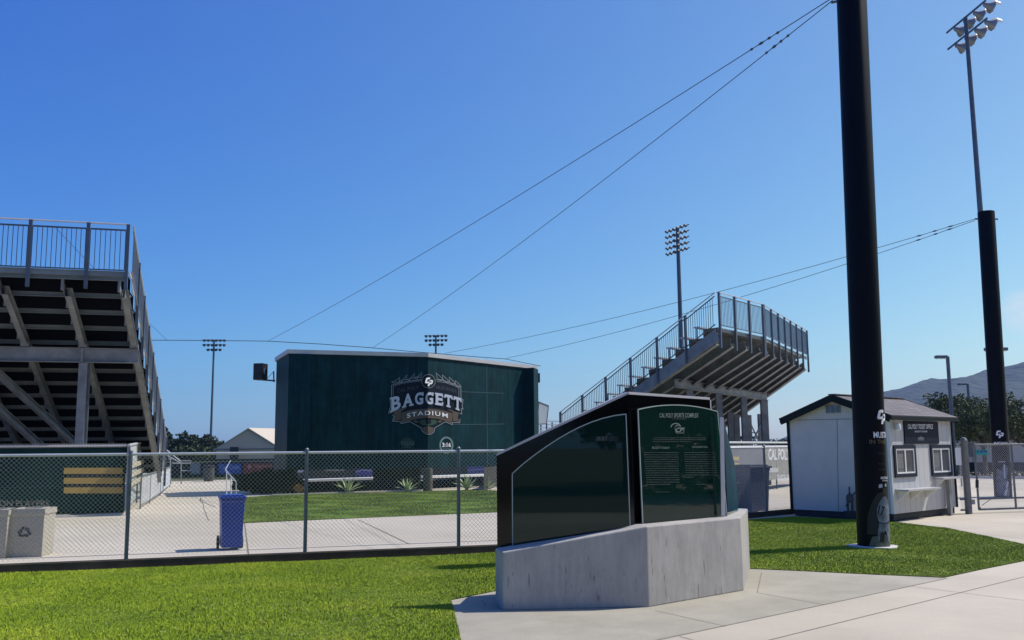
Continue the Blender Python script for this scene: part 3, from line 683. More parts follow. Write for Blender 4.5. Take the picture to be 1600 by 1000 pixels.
    gs = MB(); dm = mat('dark seam strip', (.12, .13, .15), .8)  # thin dark strips draw the panel seams
    ga = onplane(p, -s, 1248, 657, 0); 
    for (x0, y0, x1, y1) in [(1246, 656.4, 1340, 654.4)]:
        a = onplane(p, -s, x0, y0, .004); b = onplane(p, -s, x1, y1, .004); gs.beam(a, b, .006, .012)
    for x in (1308,): gs.beam(onplane(p, -s, x, 656, .004), onplane(p, -s, x + 2, 806, .004), .006, .007, s)
    gs.build('panel_seam', dm, t)
    # gable vent
    vt = MB(); a = onplane(p, -s, 1290.5, 646, .02); b = onplane(p, -s, 1312.5, 633, .02); 
    hd = V(b.x - a.x, b.y - a.y); w_ = hd.length; hd.normalize(); hz = b.z - a.z
    vt.beam(V((a.x + b.x) / 2, (a.y + b.y) / 2, a.z), V((a.x + b.x) / 2, (a.y + b.y) / 2, b.z), w_, .02, Vector((-hd.y, hd.x, 0))); vo = vt.build('gable_vent', M['galv'], t)
    dv = MB()
    for k_ in range(3):
        c = a + hd * w_ * (k_ + .5) / 3; nn = V(-d.x, -d.y)
        dv.beam(V(c.x, c.y, a.z + .015) + nn * .014, V(c.x, c.y, b.z - .015) + nn * .014, w_ / 3 - .03, .006, nn)
    sub(vo, 'vent_opening', dv, M['glassdark'])
    # front: helper rectangle between pixel corners, thickness outward
    def rect(x0, y0, x1, y1, off, th):
        a = onplane(p, d, x0, y0, 0); b = onplane(p, d, x1, y1, 0); u0 = (a - p).dot(d); u1 = (b - p).dot(d)
        return box_uz(u0, b.z, u1, a.z, off, th)
    def box_uz(u0, z0, u1, z1, off, th):
        m = MB(); P_ = [p + d * u0, p + d * u1]; z0, z1 = min(z0, z1), max(z0, z1)
        m.prism([P3(P_[0], z0) + n * off, P3(P_[1], z0) + n * off, P3(P_[1], z1) + n * off, P3(P_[0], z1) + n * off], n * th); return m
    sg = rect(1410.5, 658, 1465.8, 693.3, .002, .03).build('sign_board', M['signnavy'], t)
    dm_ = planemap(p, d, .036)
    decal('sign_letters', [text_box('CAL POLY TICKET OFFICE', 1418.5, 670.2, 1457.5, 662.7, .02), text_box('BAGGETT STADIUM', 1429.5, 675.6, 1448.5, 672.9, .01)], dm_, M['white_decal'], sg, subp=True)
    decal('sign_crest', [P1([(1434, 687), (1435, 683), (1437, 684), (1439, 680.5), (1441, 684), (1443, 683), (1444, 687)]), stroke([(1434, 688.3), (1444, 688.3)], .6)], dm_, mat('dim crest', (.10, .11, .13), .6), sg, subp=True)
    def window(x0, y0, x1, y1, ux0, uy0, ux1, uy1):
        a = onplane(p, d, x0, y0, 0); b = onplane(p, d, x1, y1, 0); u0 = (a - p).dot(d); u1 = (b - p).dot(d); z1, z0 = a.z, b.z
        wf = MB(); fw = .085
        for (a0, b0, a1, b1) in ((u0, z0, u1, z0 + fw), (u0, z1 - fw, u1, z1), (u0, z0 + fw, u0 + fw, z1 - fw), (u1 - fw, z0 + fw, u1, z1 - fw)):
            q_ = box_uz(a0, b0, a1, b1, .002, .035); wf.add(q_.v, q_.f)
        wo = wf.build('window', mat('dark window surround', (.018, .026, .040), .6, spec=.15), t)
        fr = MB(); g_ = .035; i0, i1, j0, j1 = u0 + fw, u1 - fw, z0 + fw, z1 - fw; mid_ = (i0 + i1) / 2
        for (a0, b0, a1, b1) in ((i0, j0, i1, j0 + g_), (i0, j1 - g_, i1, j1), (i0, j0 + g_, i0 + g_, j1 - g_), (i1 - g_, j0 + g_, i1, j1 - g_), (mid_ - .025, j0 + g_, mid_ + .025, j1 - g_)):
            q_ = box_uz(a0, b0, a1, b1, .002, .028); fr.add(q_.v, q_.f)
        sub(wo, 'frame', fr, M['white_paint'])
        sub(wo, 'pane', box_uz(i0 + g_, j0 + g_, mid_ - .025, j1 - g_, .003, .006), M['glassdark']); sub(wo, 'pane', box_uz(mid_ + .025, j0 + g_, i1 - g_, j1 - g_, .003, .006), M['glassdark'])
        st_ = MB(); 
        q_ = box_uz(i0 + .07, j0 + .12, mid_ - .08, j1 - .12, .010, .002); st_.add(q_.v, q_.f); sub(wo, 'posted_notice', st_, mat('posted notice', (.22, .22, .22), .7, var=.6, vscale=30))
        bl = MB()
        for k_ in range(6):
            uu = mid_ + .04 + k_ * (i1 - g_ - mid_ - .05) / 6; q_ = box_uz(uu, j0 + g_ + .01, uu + .016, j1 - g_ - .01, .010, .002); bl.add(q_.v, q_.f)
        sub(wo, 'blind', bl, M['grey_plastic'])
    window(1394.5, 695.5, 1431.6, 744.5, 0, 0, 0, 0); window(1452, 695, 1486.8, 742.5, 0, 0, 0, 0)
    def shelf(x0, x1, y, dep, brs):
        a = onplane(p, d, x0, y, 0); b = onplane(p, d, x1, y, 0); u0 = (a - p).dot(d); u1 = (b - p).dot(d); z = a.z
        so_ = box_uz(u0, z - .02, u1, z + .02, .003, dep).build('shelf', mat('grey counter', (.42, .42, .43), .5), t)
        for u in brs:
            U = u0 + (u1 - u0) * u; m = MB(); base = [P3(p + d * U + n * .004, z - .022), P3(p + d * U + n * (dep - .04), z - .022), P3(p + d * U + n * (dep - .06), z - .05), P3(p + d * U + n * .004, z - .24)]
            m.prism(base, d * .03); sub(so_, 'bracket', m, M['white_paint'])
    shelf(1398.5, 1450, 766, .32, (.06, .45, .9)); shelf(1457.5, 1488, 747.5, .26, (.1,))
    rect(1473, 750, 1480, 808, .06, .09).build('cable_duct', M['galv'], t)
    lf = MB(); a = onplane(p, d, 1403, 667, .09); lf.lathe((a.x, a.y, a.z - .09), [(.03, 0), (.065, .02), (.07, .1), (.05, .16), (.03, .17)], 12); lf.build('wall_lamp', M['white_paint'], t, smooth=True)
    MB().box(onplane(p, d, 1482, 808, .1), (.16, .12, .07), math.atan2(d.y, d.x)).build('conduit_box', M['grey_plastic'], t)
booth()
# backflow pipes by the booth gable
def pipes():
    b = G(1331, 812); t = thing('water_valve', 'dark pipe valve assembly standing against the white booth gable wall', 'valve', (b.x, b.y, 0))
    m = MB(); m.tube([V(b.x - .07, b.y, 0), V(b.x - .07, b.y, .55), V(b.x - .02, b.y, .62), V(b.x + .03, b.y, .55), V(b.x + .03, b.y, 0)], .035, 10); m.build('pipe', M['grey_plastic'], t, smooth=True)
    m = MB(); m.lathe((b.x - .02, b.y, .4), [(.05, 0), (.085, .03), (.085, .12), (.05, .16), (.02, .22), (.02, .34), (.008, .38)], 12); m.build('valve_body', M['grey_plastic'], t, smooth=True)
    m = MB(); m.beam(V(b.x + .03, b.y - .02, .56), V(b.x + .11, b.y - .02, .64), .03, .02); m.beam(V(b.x - .1, b.y - .03, .38), V(b.x - .12, b.y - .03, .3), .03, .03); m.build('handle', M['black'], t)
    b2 = G(1348, 808)
    m = MB(); m.tube([V(b2.x, b2.y, 0), V(b2.x, b2.y, .42)], .02, 8); m.tube([V(b2.x - .06, b2.y, .3), V(b2.x + .05, b2.y, .3)], .015, 8); m.build('small_pipe', M['galv'], t)
    MB().box((b.x, b.y, .1), (.28, .2, .2)).build('valve_box', M['darkskid'], t)
pipes()

# ================================================================== GATE AND FENCES ON THE RIGHT
ga = G(1514, 803); gb = G(1586, 800.5); gd = (gb - ga).normalized()
def gate():
    gp = thing('gate_post', 'thick grey steel gate post right of the white booth', 'post', (ga.x, ga.y, 0))
    MB().lathe((ga.x, ga.y, 0), [(.085, 0), (.085, 1.83), (.09, 1.84), (.06, 1.9), (.02, 1.92)], 16).build('shaft', M['post'], gp, smooth=True)
    MB().box((ga.x + .1, ga.y - .02, 1.35), (.09, .1, .12)).build('hinge', M['galv'], gp); MB().box((ga.x + .1, ga.y - .02, .3), (.09, .1, .12)).build('hinge', M['galv'], gp)
    a = onplane(ga, gd, 1527, 760); b = onplane(ga, gd, 1700, 760); a.z = b.z = 0
    t = thing('chain_link_gate', 'grey tube framed chain link gate with a teal notice on it', 'gate', (a.x, a.y, 0))
    z0, z1, zm = .1, 1.73, zat(a, 779.5)
    m = MB(); chain(m, a, b, z0, z1, .065, .0025); m.build('mesh', M['wire'], t, fix=False)
    m = MB(); 
    for z in (z0, zm, z1): m.tube([V(a.x, a.y, z), V(b.x, b.y, z)], .025, 8)
    for px in (1527, 1585, 1642, 1699):
        c = onplane(ga, gd, px, 760); m.tube([V(c.x, c.y, z0), V(c.x, c.y, z1)], .028, 8)
    c1_ = onplane(ga, gd, 1532, 760); c2_ = onplane(ga, gd, 1583, 760); m.tube([V(c1_.x, c1_.y, z0 + .1), V(c2_.x, c2_.y, zm + .35)], .008, 6)
    m.build('frame', M['post'], t, smooth=True)
    def pr(x0, y0, x1, y1, off, th, nm, mm_, par=t):
        p_ = [onplane(ga, gd, *q_, off) for q_ in ((x0, y1), (x1, y1), (x1, y0), (x0, y0))]; n_ = V(gd.y, -gd.x)
        return MB().prism(p_, n_ * th).build(nm, mm_, par)
    pr(1524.5, 703, 1543, 711, .03, .004, 'notice', mat('teal notice', (.03, .32, .33), .5))
    decal('notice_print', [P1(circle(1527.8, 706, 1.5, 14)), P1([(1531, 704.3), (1536, 704.3), (1536, 707), (1531, 707)]), P1([(1537, 704.3), (1541.5, 704.3), (1541.5, 706.6), (1537, 706.6)])], planemap(ga, gd, .036), mat('navy notice print', (.02, .06, .2), .5), t)
    MB().lathe((a.x + .03, a.y, .1), [(.02, 0), (.02, .06)], 8).build('drop_bolt', M['black'], t)
    pr(1524, 750, 1527, 762, .03, .05, 'latch', M['black'])
    f = thing('fence_panel', 'narrow chain link filler panel between booth corner and gate post', 'fence', (ga.x - .4, ga.y, 0))
    a2 = onplane(ga, gd, 1499, 760); a2.z = 0; m = MB(); chain(m, a2, V(ga.x - .08, ga.y), .1, 1.72, .065, .0025); m.build('mesh', M['wire'], f, fix=False)
    m = MB()
    for z in (.1, zm, 1.73): m.tube([V(a2.x, a2.y, z), V(ga.x - .08, ga.y, z)], .022, 8)
    c = onplane(ga, gd, 1510, 760); m.tube([V(c.x, c.y, .1), V(c.x, c.y, 1.7)], .015, 8)
    m.build('frame', M['post'], f, smooth=True)
gate()
M['screen_grey'] = mat('grey windscreen fabric', (.17, .18, .20), .8, var=.15, vscale=3)
M['screen_green'] = mat('dark green windscreen fabric', (.006, .030, .031), .8, var=.4, vscale=2.5, spec=.1)
M['screen_light'] = mat('pale grey green screen fabric', (.40, .43, .42), .8, var=.12, vscale=2)
def wallpanel(name, label, cat, pts_ground, z0, zt, m, th=.03):
    pass
# banner fence behind (grey screen with yellow bars, then the white lettered banner)
def banner_fence():
    a = V(6.9, 29.0); b = G(1262, 756); b = V(b.x, b.y)
    a = G(1136, 778); a = V(a.x, a.y); d = (b - a).normalized(); n = V(d.y, -d.x)
    mid = onplane(a, d, 1196, 730); mid.z = 0
    t = thing('banner_fence', 'screened fence with yellow bars and white CAL POLY lettering left of the booth', 'fence', (a.x, a.y, 0))
    zt = zat(a, 699)
    m = MB(); m.prism([V(a.x, a.y, .25), V(mid.x, mid.y, .25), V(mid.x, mid.y, zt), V(a.x, a.y, zt)], n * .02); m.build('wind_screen', M['screen_grey'], t)
    zl = zat(mid, 751)
    m = MB(); m.prism([V(mid.x, mid.y, zl), V(b.x, b.y, zl), V(b.x, b.y, zt), V(mid.x, mid.y, zt)], n * .02); bo = m.build('banner', mat('mesh banner grey', (.22, .22, .20), .8, col2=(.35, .34, .28), vscale=4), t)
    mp_ = planemap(a, d, .03)
    decal('banner_letters', [text_box('CAL POLY', 1200.5, 719, 1234, 700.5, .035), text_box('SEASON SEATS', 1214, 750, 1240, 741.5, .02)], mp_, M['white_decal'], t)
    decal('yellow_bars', [P1([(1141, y), (1155, y), (1155, y + 6), (1141, y + 6)]) for y in (713.5, 723.5, 733.5)], mp_, mat('pale gold bars', (.42, .34, .15), .7), t)
    decal('white_bar', [P1([(1174, 732), (1216, 731), (1216, 738), (1174, 739)])], mp_, mat('white strip', (.5, .5, .5), .6), t)
    m = MB(); m.tube([V(a.x, a.y, zt + .02), V(b.x, b.y, zt + .02)], .03, 8); m.tube([V(a.x, a.y, zt + .17), V(b.x, b.y, zt + .17)], .035, 8); m.build('top_rail', M['galv_lt'], t, smooth=True)
    for px in (1141, 1196, 1213, 1250):
        c = onplane(a, d, px, 740); MB().tube([V(c.x, c.y, 0), V(c.x, c.y, zt + .2)], .03, 8).build('post', M['post'], t, smooth=True)
banner_fence()
def cart(name, label, c, w_, dp, h, rz, body, lidm, wheels=True, group=None, taper=.86):
    t = thing(name, label, 'bin', (c.x, c.y, 0), group, rz)
    def loc(mb, nm, m_, **k):
        me = mb.build(nm, m_, None, **k); me.parent = t; return me
    mb = MB(); vs = []
    for z, k in ((.05, taper), (h * .86, 1.0), (h * .9, 1.05), (h * .93, 1.05)):
        for x, y in ((-1, -1), (1, -1), (1, 1), (-1, 1)): vs.append((x * w_ / 2 * k, y * dp / 2 * k, z))
    mb.add(vs, [(3, 2, 1, 0), (12, 13, 14, 15)] + [(4 * i + j, 4 * i + (j + 1) % 4, 4 * i + 4 + (j + 1) % 4, 4 * i + 4 + j) for i in range(3) for j in range(4)])
    loc(mb, 'body', body, bevel=.012)
    mb = MB(); mb.box((0, -.01, h * .955), (w_ * 1.14, dp * 1.14, h * .045)); mb.box((0, -.01, h * .99), (w_ * .92, dp * .92, h * .035)); loc(mb, 'lid', lidm, bevel=.01)
    if wheels:
        for s_ in (-1, 1):
            m = MB(); m.tube([(s_ * w_ * .47, dp * .42, .12), (s_ * w_ * .56, dp * .42, .12)], .12, 16); loc(m, 'wheel', M['black_rubber'])
        m = MB(); m.tube([(-w_ * .47, dp * .42, .12), (w_ * .47, dp * .42, .12)], .012, 6); loc(m, 'axle', M['galv'])
    m = MB(); m.tube([(-w_ * .4, dp * .62, h * .93), (w_ * .4, dp * .62, h * .93)], .018, 8)
    for s_ in (-1, 1): m.beam((s_ * w_ * .4, dp * .5, h * .93), (s_ * w_ * .4, dp * .62, h * .93), .03, .04)
    loc(m, 'handle', body)
    return t
bc = G(352, 861); cart('recycling_cart', 'bright blue wheeled recycling cart standing behind the fence', V(bc.x + .02, bc.y + .25), .40, .46, zat(G(352, 861), 774), .38, M['blue'], M['blue'])
def logo_on_cart():
    pass
dc = G(1180, 806); 
gc = cart('waste_cart', 'large charcoal refuse cart behind the fence, right of the monument', V(dc.x + .25, dc.y + 1.2), .72, .6, 1.25, .55, M['grey_plastic'], M['grey_plastic'])
gd2 = cart('waste_cart', 'low wide grey refuse cart with a pale lid, beside the monument end', V(dc.x - .28, dc.y + 1.5), .85, .8, .82, .55, M['grey_plastic'], mat('pale grey lid', (.3, .3, .32), .4), taper=.8)
gc['group'] = gd2['group'] = 'refuse carts behind the right fence'
# concrete litter bins
def litter_bin(px, py, label, sc=1.0, recyc=True):
    c = G(px, py); rz = .15; w_ = .60; h = .80 * sc
    t = thing('litter_bin', label, 'bin', (c.x, c.y, 0), 'square concrete litter bins', rz)
    def loc(mb, nm, m_, **k):
        me = mb.build(nm, m_, None, **k); me.parent = t; return me
    mb = MB(); vs = []
    prof = [(.0, .96), (h * .86, 1.0), (h * .87, 1.0), (h * .885, 1.05), (h, 1.05)]
    for z, k in prof:
        for x, y in ((-1, -1), (1, -1), (1, 1), (-1, 1)): vs.append((x * w_ / 2 * k, y * w_ / 2 * k + w_ / 2, z))
    mb.add(vs, [(3, 2, 1, 0)] + [(4 * i + j, 4 * i + (j + 1) % 4, 4 * i + 4 + (j + 1) % 4, 4 * i + 4 + j) for i in range(4) for j in range(4)])
    loc(mb, 'body', M['tan_bin'], bevel=.015)
    mb = MB(); k = w_ / 2 * 1.03; kk = w_ / 2 * .55; o = [(-k, -k), (k, -k), (k, k), (-k, k)]; i_ = [(-kk, -kk), (kk, -kk), (kk, kk), (-kk, kk)]
    vs = [(x, y + w_ / 2, h + .002) for x, y in o] + [(x, y + w_ / 2, h + .002) for x, y in i_] + [(x, y + w_ / 2, h - .25) for x, y in i_]
    mb.add(vs, [(j, (j + 1) % 4, 4 + (j + 1) % 4, 4 + j) for j in range(4)] + [(4 + j, 4 + (j + 1) % 4, 8 + (j + 1) % 4, 8 + j) for j in range(4)]); lo = loc(mb, 'lid', M['tan_bin'])
    mb = MB(); mb.add([(x, y + w_ / 2, h - .24) for x, y in i_], [(0, 1, 2, 3)]); loc(mb, 'liner', M['black'])
    if recyc:
        sh = []
        for q_ in range(3):
            a0 = math.radians(90 + 120 * q_); R_ = .13; mid_ = a0 + math.radians(60)
            A_ = Vector((math.cos(a0), math.sin(a0))) * R_; B_ = Vector((math.cos(a0 + 2.094), math.sin(a0 + 2.094))) * R_
            p0 = A_.lerp(B_, .10); p1 = A_.lerp(B_, .62); sh.append(stroke([tuple(p0), tuple(p1)], .04))
            dd = (B_ - A_).normalized(); nn = Vector((-dd.y, dd.x)); p2 = A_.lerp(B_, .85); sh.append(P1([tuple(p1 + nn * .045), tuple(p1 - nn * .045), tuple(p2)]))
        mb = MB()
        for vs_, fs_ in sh: mb.add([(x, -w_ / 2 * .985 + w_ / 2 - .004 - .006, y * .8 + h * .52) for x, y in vs_], fs_)
        o = mb.build('recycling_mark', mat('black stencil', (.03, .03, .045), .7), None, fix=False); o.parent = t
    return t
litter_bin(36, 871.5, 'square beige concrete litter bin with a black recycling mark, behind the fence')
litter_bin(-22, 874, 'plain beige concrete litter bin cut off by the left edge of the photo', recyc=False)

# ================================================================== GRANDSTANDS
def picket_run(t, a, b, h0, h1, spacing=.105, post_every=1.2, end=True, down=.45, mat_=None, pm=None, first=True):
    """railing from a to b (points at deck level); pickets between h0 and h1"""
    a = Vector(a); b = Vector(b); mat_ = mat_ or M['steel_dark']; pm = pm or mat_
    L = (b - a); L2 = Vector((L.x, L.y, 0)).length; n = max(1, round(L2 / post_every)); d = Vector((L.x, L.y, 0)).normalized()
    for i in range(n + 1 if end else n):
        if i == 0 and not first: continue
        p = a.lerp(b, i / n); MB().beam(p - V(0, 0, down), p + V(0, 0, h1), .075, .075, d).build('rail_post', pm, t)
    MB().tube([a + V(0, 0, h1), b + V(0, 0, h1)], .02, 8).build('top_rail', M['galv_lt'], t)
    for i in range(n):
        p = a.lerp(b, i / n) + d * .05; q = a.lerp(b, (i + 1) / n) - d * .05; m = MB()
        m.beam(p + V(0, 0, h0), q + V(0, 0, h0), .03, .03); m.beam(p + V(0, 0, h1 - .13), q + V(0, 0, h1 - .13), .03, .03)
        k = max(2, int((q - p).length / spacing))
        for j in range(1, k):
            c = p.lerp(q, j / k); m.beam(c + V(0, 0, h0 + .01), c + V(0, 0, h1 - .14), .014, .014, d)
        m.build('picket_panel', mat_, t)
def left_stand():
    A = V(-9.0, 21.8); s = V(-.27, .963).normalized(); e = V(-s.y, s.x) * -1    # e: along the rear to the right
    e = V(.963, .27).normalized(); W = 9.0; r = .76; rise = .30; z0 = 5.86; N = 16
    t = thing('grandstand', 'nearer grandstand at the left edge, seen from behind with its black underside', 'grandstand', (A.x * 1.09, A.y * 1.09, 0), 'steel grandstands')
    K = 1.09
    def P(u, v, z): q_ = (A - e * u + s * v) * K; return V(q_.x, q_.y, z * K - .1575)       # u to the left, v inward
    def rowz(i): return z0 - rise * i
    for i in range(N):
        v0, v1 = i * r, (i + 1) * r; z = rowz(i)
        m = MB(); m.prism([P(0, v0, z - .05), P(W, v0, z - .05), P(W, v1, z - .05), P(0, v1, z - .05)], (0, 0, .05))
        m.prism([P(0, v1 - .02, z - .052), P(W, v1 - .02, z - .052), P(W, v1 - .02, rowz(i + 1) - .06), P(0, v1 - .02, rowz(i + 1) - .06)], s * .02)
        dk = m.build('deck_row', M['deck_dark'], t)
        ch = MB(); zz_ = z - .05
        ch.beam(P(0, v0 + .03, zz_ - .055), P(W, v0 + .03, zz_ - .055), .03, .105); ch.beam(P(0, v0 + .0, zz_ - .115), P(W, v0 + .0, zz_ - .115), .07, .012)
        sub(dk, 'riser_channel', ch, M['beam_lt'])
        if i > 0:
            bs = MB(); bs.box(((P(.0, v0 + .2, 0) + P(W, v0 + .2, 0)) / 2 + V(0, 0, z + .42))[:], (W * K, .24, .04), math.atan2(e.y, e.x)); sub(dk, 'bench', bs, M['galv_lt'])
    # rear fascia under the railing
    MB().beam(P(-.02, -.05, z0 - .02), P(W, -.05, z0 - .02), .04, .14).build('rear_fascia', M['beam_lt'], t)
    # rakers
    dn = .26
    us = (.06, 1.28, 2.62, 3.96, 5.3, 6.64)
    for u in us:
        MB().ibeam(P(u, .35, rowz(0) - dn - .16), P(u, N * r, rowz(N) - dn - .02), .14, .26).build('raker_beam', M['beam'], t)
    for u in us:
        m = MB(); m.beam(P(u + .10, .1, rowz(0) - .25), P(u + .10, N * r, rowz(N) - .13), .012, .22)
        for i in range(0, N): m.beam(P(u + .10, (i + .12) * r, rowz(i) - .06), P(u + .10, (i + .12) * r, rowz(i) - .42), .06, .05)
        m.build('stringer_plate', M['beam'], t)
    # side closure with zig-zag stringer (bright) seen edge on
    m = MB()
    for i in range(N):
        m.beam(P(-.045, i * r, rowz(i) + .02), P(-.045, (i + 1) * r, rowz(i) + .02), .02, .10); m.beam(P(-.045, (i + 1) * r, rowz(i) - .02), P(-.045, (i + 1) * r, rowz(i + 1) + .06), .02, .1, s)
    m.build('stair_edge', M['galv_lt'], t)
    gv = 2.7; gz = 4.19
    MB().ibeam(P(-.05, gv, gz), P(W, gv, gz), .22, .40).build('girder', M['beam'], t)
    MB().box((P(1.25, gv + .0, gz) + V(0, -.12, 0))[:], (.05, .03, .36), math.atan2(e.y, e.x)).build('splice_plate', M['beam'], t)
    for u in us: MB().box(P(u, gv, gz + .25)[:], (.22, .2, .10), math.atan2(e.y, e.x)).build('bearing_block', M['beam'], t)
    for u in (1.22, 3.68, 6.2): MB().ibeam(P(u, gv + .02, gz - .2), P(u, gv + .02, .15), .24, .22).build('column', M['beam'], t)
    for u in (1.22, 3.68, 6.2): MB().ibeam(P(u, 9.2, 1.9), P(u, 9.2, .15), .2, .2).build('column', M['beam'], t)
    MB().ibeam(P(3.55, gv + .15, 3.2), P(1.25, gv + 4.6, .3), .16, .18).build('brace', M['beam'], t)
    MB().ibeam(P(3.55, gv + .25, 4.0), P(.9, gv + 4.6, .9), .16, .18).build('brace', M['beam'], t)
    MB().ibeam(P(5.6, .6, 5.3), P(3.72, gv, 4.35), .16, .18).build('brace', M['beam'], t)
    MB().ibeam(P(5.6, .8, 4.75), P(3.72, gv - .1, 3.95), .16, .18).build('brace', M['beam'], t)
    # rear railing and side railing
    rail = M['steel_dark']
    a = P(0, -.1, z0 + .03)
    for i, u in enumerate((0, .86, 2.08, 3.3, 4.52)):
        p = P(u, -.1, z0 + .03); MB().beam(p - V(0, 0, .46), p + V(0, 0, 1.23), .082, .082, e).build('rail_post', rail, t)
    MB().tube([P(0, -.1, z0 + 1.16), P(W, -.1, z0 + 1.16)], .022, 8).build('top_rail', M['galv_lt'], t)
    for u0, u1 in ((0, .86), (.86, 2.08), (2.08, 3.3), (3.3, 4.52)):
        m = MB(); p = P(u0 + .05, -.1, z0); q = P(u1 - .05, -.1, z0)
        m.beam(p + V(0, 0, .07), q + V(0, 0, .07), .03, .03); m.beam(p + V(0, 0, 1.11), q + V(0, 0, 1.11), .035, .04)
        k = int((q - p).length / .109)
        for j in range(0, k + 1): c = p.lerp(q, j / k); m.beam(c + V(0, 0, .08), c + V(0, 0, 1.10), .015, .015, e)
        m.build('picket_panel', rail, t)
    side_a = P(-.1, .0, z0 + .03); side_b = P(-.1, N * r, rowz(N) + .03)
    picket_run(t, side_a, side_b, .05, 1.23, .11, 1.6, True, .6, M['galv'], M['steel_dark'], False)
left_stand()
def right_stand():
    A = V(6.9, 31.5); B = V(9.1, 34.3); Cc = V(13.2, 42.4); sd = V(-.55, .835).normalized()
    d1 = (B - A).normalized(); d2 = (Cc - B).normalized(); n1 = V(-d1.y, d1.x); n2 = V(-d2.y, d2.x); m_ = sd; r2 = V(-.40, .917).normalized()
    r = .70; rise = .29; N = 13; z0 = 5.70
    t = thing('grandstand', 'farther grandstand right of the scoreboard, standing on tall columns above the booth', 'grandstand', (A.x, A.y, 0), 'steel grandstands')
    def row(v): return A + sd * v, B + sd * v, Cc + r2 * v
    rowz = lambda i: z0 - rise * i
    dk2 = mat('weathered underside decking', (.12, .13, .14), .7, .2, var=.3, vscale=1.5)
    for i in range(N):
        z = rowz(i); a0, b0, c0 = row(i * r); a1, b1, c1_ = row((i + 1) * r); m = MB()
        q = lambda p, zz_: V(p.x, p.y, zz_)
        for (x0, x1, y1, y0) in ((a0, b0, b1, a1), (b0, c0, c1_, b1)):
            m.prism([q(x0, z - .05), q(x1, z - .05), q(y1, z - .05), q(y0, z - .05)], (0, 0, .05))
            m.add([q(y0, z - .05), q(y1, z - .05), q(y1, z - rise), q(y0, z - rise)], [(0, 1, 2, 3)])
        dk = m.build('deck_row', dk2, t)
        bs = MB(); o_ = (n1 * .3)
        a2, b2, c2_ = row(i * r + .3)
        if i:
            bs.beam(q(a2, z + .40), q(b2, z + .40), .24, .045); bs.beam(q(b2, z + .40), q(c2_, z + .40), .24, .045)
            bs.beam(q(a2, z), q(a2, z + .38), .05, .05)
            sub(dk, 'bench', bs, M['galv_lt'])
        rc = MB(); rc.beam(q(a0, z - .07), q(b0, z - .07), .03, .13); rc.beam(q(b0, z - .07), q(c0, z - .07), .03, .13); sub(dk, 'riser_channel', rc, M['beam_lt'])
    # rakers
    def raker(P0, n_, k=1.0, ext=0):
        a = P0 + n_ * .15; b = P0 + n_ * (N * r)
        MB().ibeam(V(a.x, a.y, z0 - .42), V(b.x, b.y, rowz(N) - .20), .16, .34).build('raker_beam', M['beam'], t)
    for f_ in (0.02, .34, .67): raker(A.lerp(B, f_), sd)
    for k in range(8): f_ = k / 7; raker(B.lerp(Cc, f_), sd.lerp(r2, f_))
    # end stringer
    m = MB(); a0 = row(0)[0] - d1 * .05; aN = row(N * r)[0] - d1 * .05
    m.beam(V(a0.x, a0.y, z0 - .26), V(aN.x, aN.y, rowz(N) - .26), .05, .42); m.build('end_stringer', M['beam'], t)
    # girder and columns
    ga_ = D(1054, 598.5, 34.3); gb_ = D(1198, 620.5, 43.5)
    MB().ibeam(ga_, gb_, .24, .30).build('girder', M['beam'], t)
    gdv = (gb_ - ga_).normalized()
    for px in (1078, 1123.5, 1162.5, 1194):
        o_ = onplane(ga_, V(gdv.x, gdv.y), px, 640, 0); zt = ga_.lerp(gb_, (o_.y - ga_.y) / (gb_.y - ga_.y)).z - .15
        w_ = .24 if px < 1190 else .3
        MB().ibeam(V(o_.x, o_.y, zt), V(o_.x, o_.y, 0), w_, .24).build('column', M['beam'], t)
    for px, Y in ((1143, 43), (1152.5, 44.5), (1171.5, 46.5), (1190, 48)):
        o_ = D(px, 700, Y); v_ = (o_ - Cc).dot(n2) / r2.dot(n2); MB().ibeam(V(o_.x, o_.y, 5.05 - .414 * v_), V(o_.x, o_.y, 0), .24, .24).build('column', M['beam'], t)
    br = MB(); p0 = D(1172, 660, 47.2); p1 = D(1190, 700, 47.9); p2 = D(1190, 660, 47.9); p3 = D(1172, 700, 47.2)
    br.beam(p0, p1, .05, .05); br.beam(p2, p3, .05, .05); br.beam(D(1172, 676, 47.25), D(1190, 676, 47.95), .05, .05); br.build('cross_brace', M['steel_dark'], t)
    # railings: rear segment one, rear segment two (with dark screen), side
    q = lambda p, z: V(p.x, p.y, z)
    picket_run(t, q(A - n1 * .08, z0 + .05), q(B - n1 * .08, z0 + .05), .02, 1.13, .1, 1.18, True, .75, M['steel_dark'], M['steel_dark'])
    picket_run(t, q(B - n2 * .08 + d2 * .15, z0 + .05), q(Cc - n2 * .08, z0 + .05), .02, 1.13, .1, 1.28, True, .75, M['steel_dark'], M['steel_dark'])
    sa = row(0)[0] - d1 * .1; sb = row(N * r - .2)[0] - d1 * .1
    picket_run(t, q(sa, z0 + .05), q(sb, rowz(N) + .13), .05, 1.13, .11, 1.6, True, .55, M['steel_dark'], M['steel_dark'], False)
right_stand()

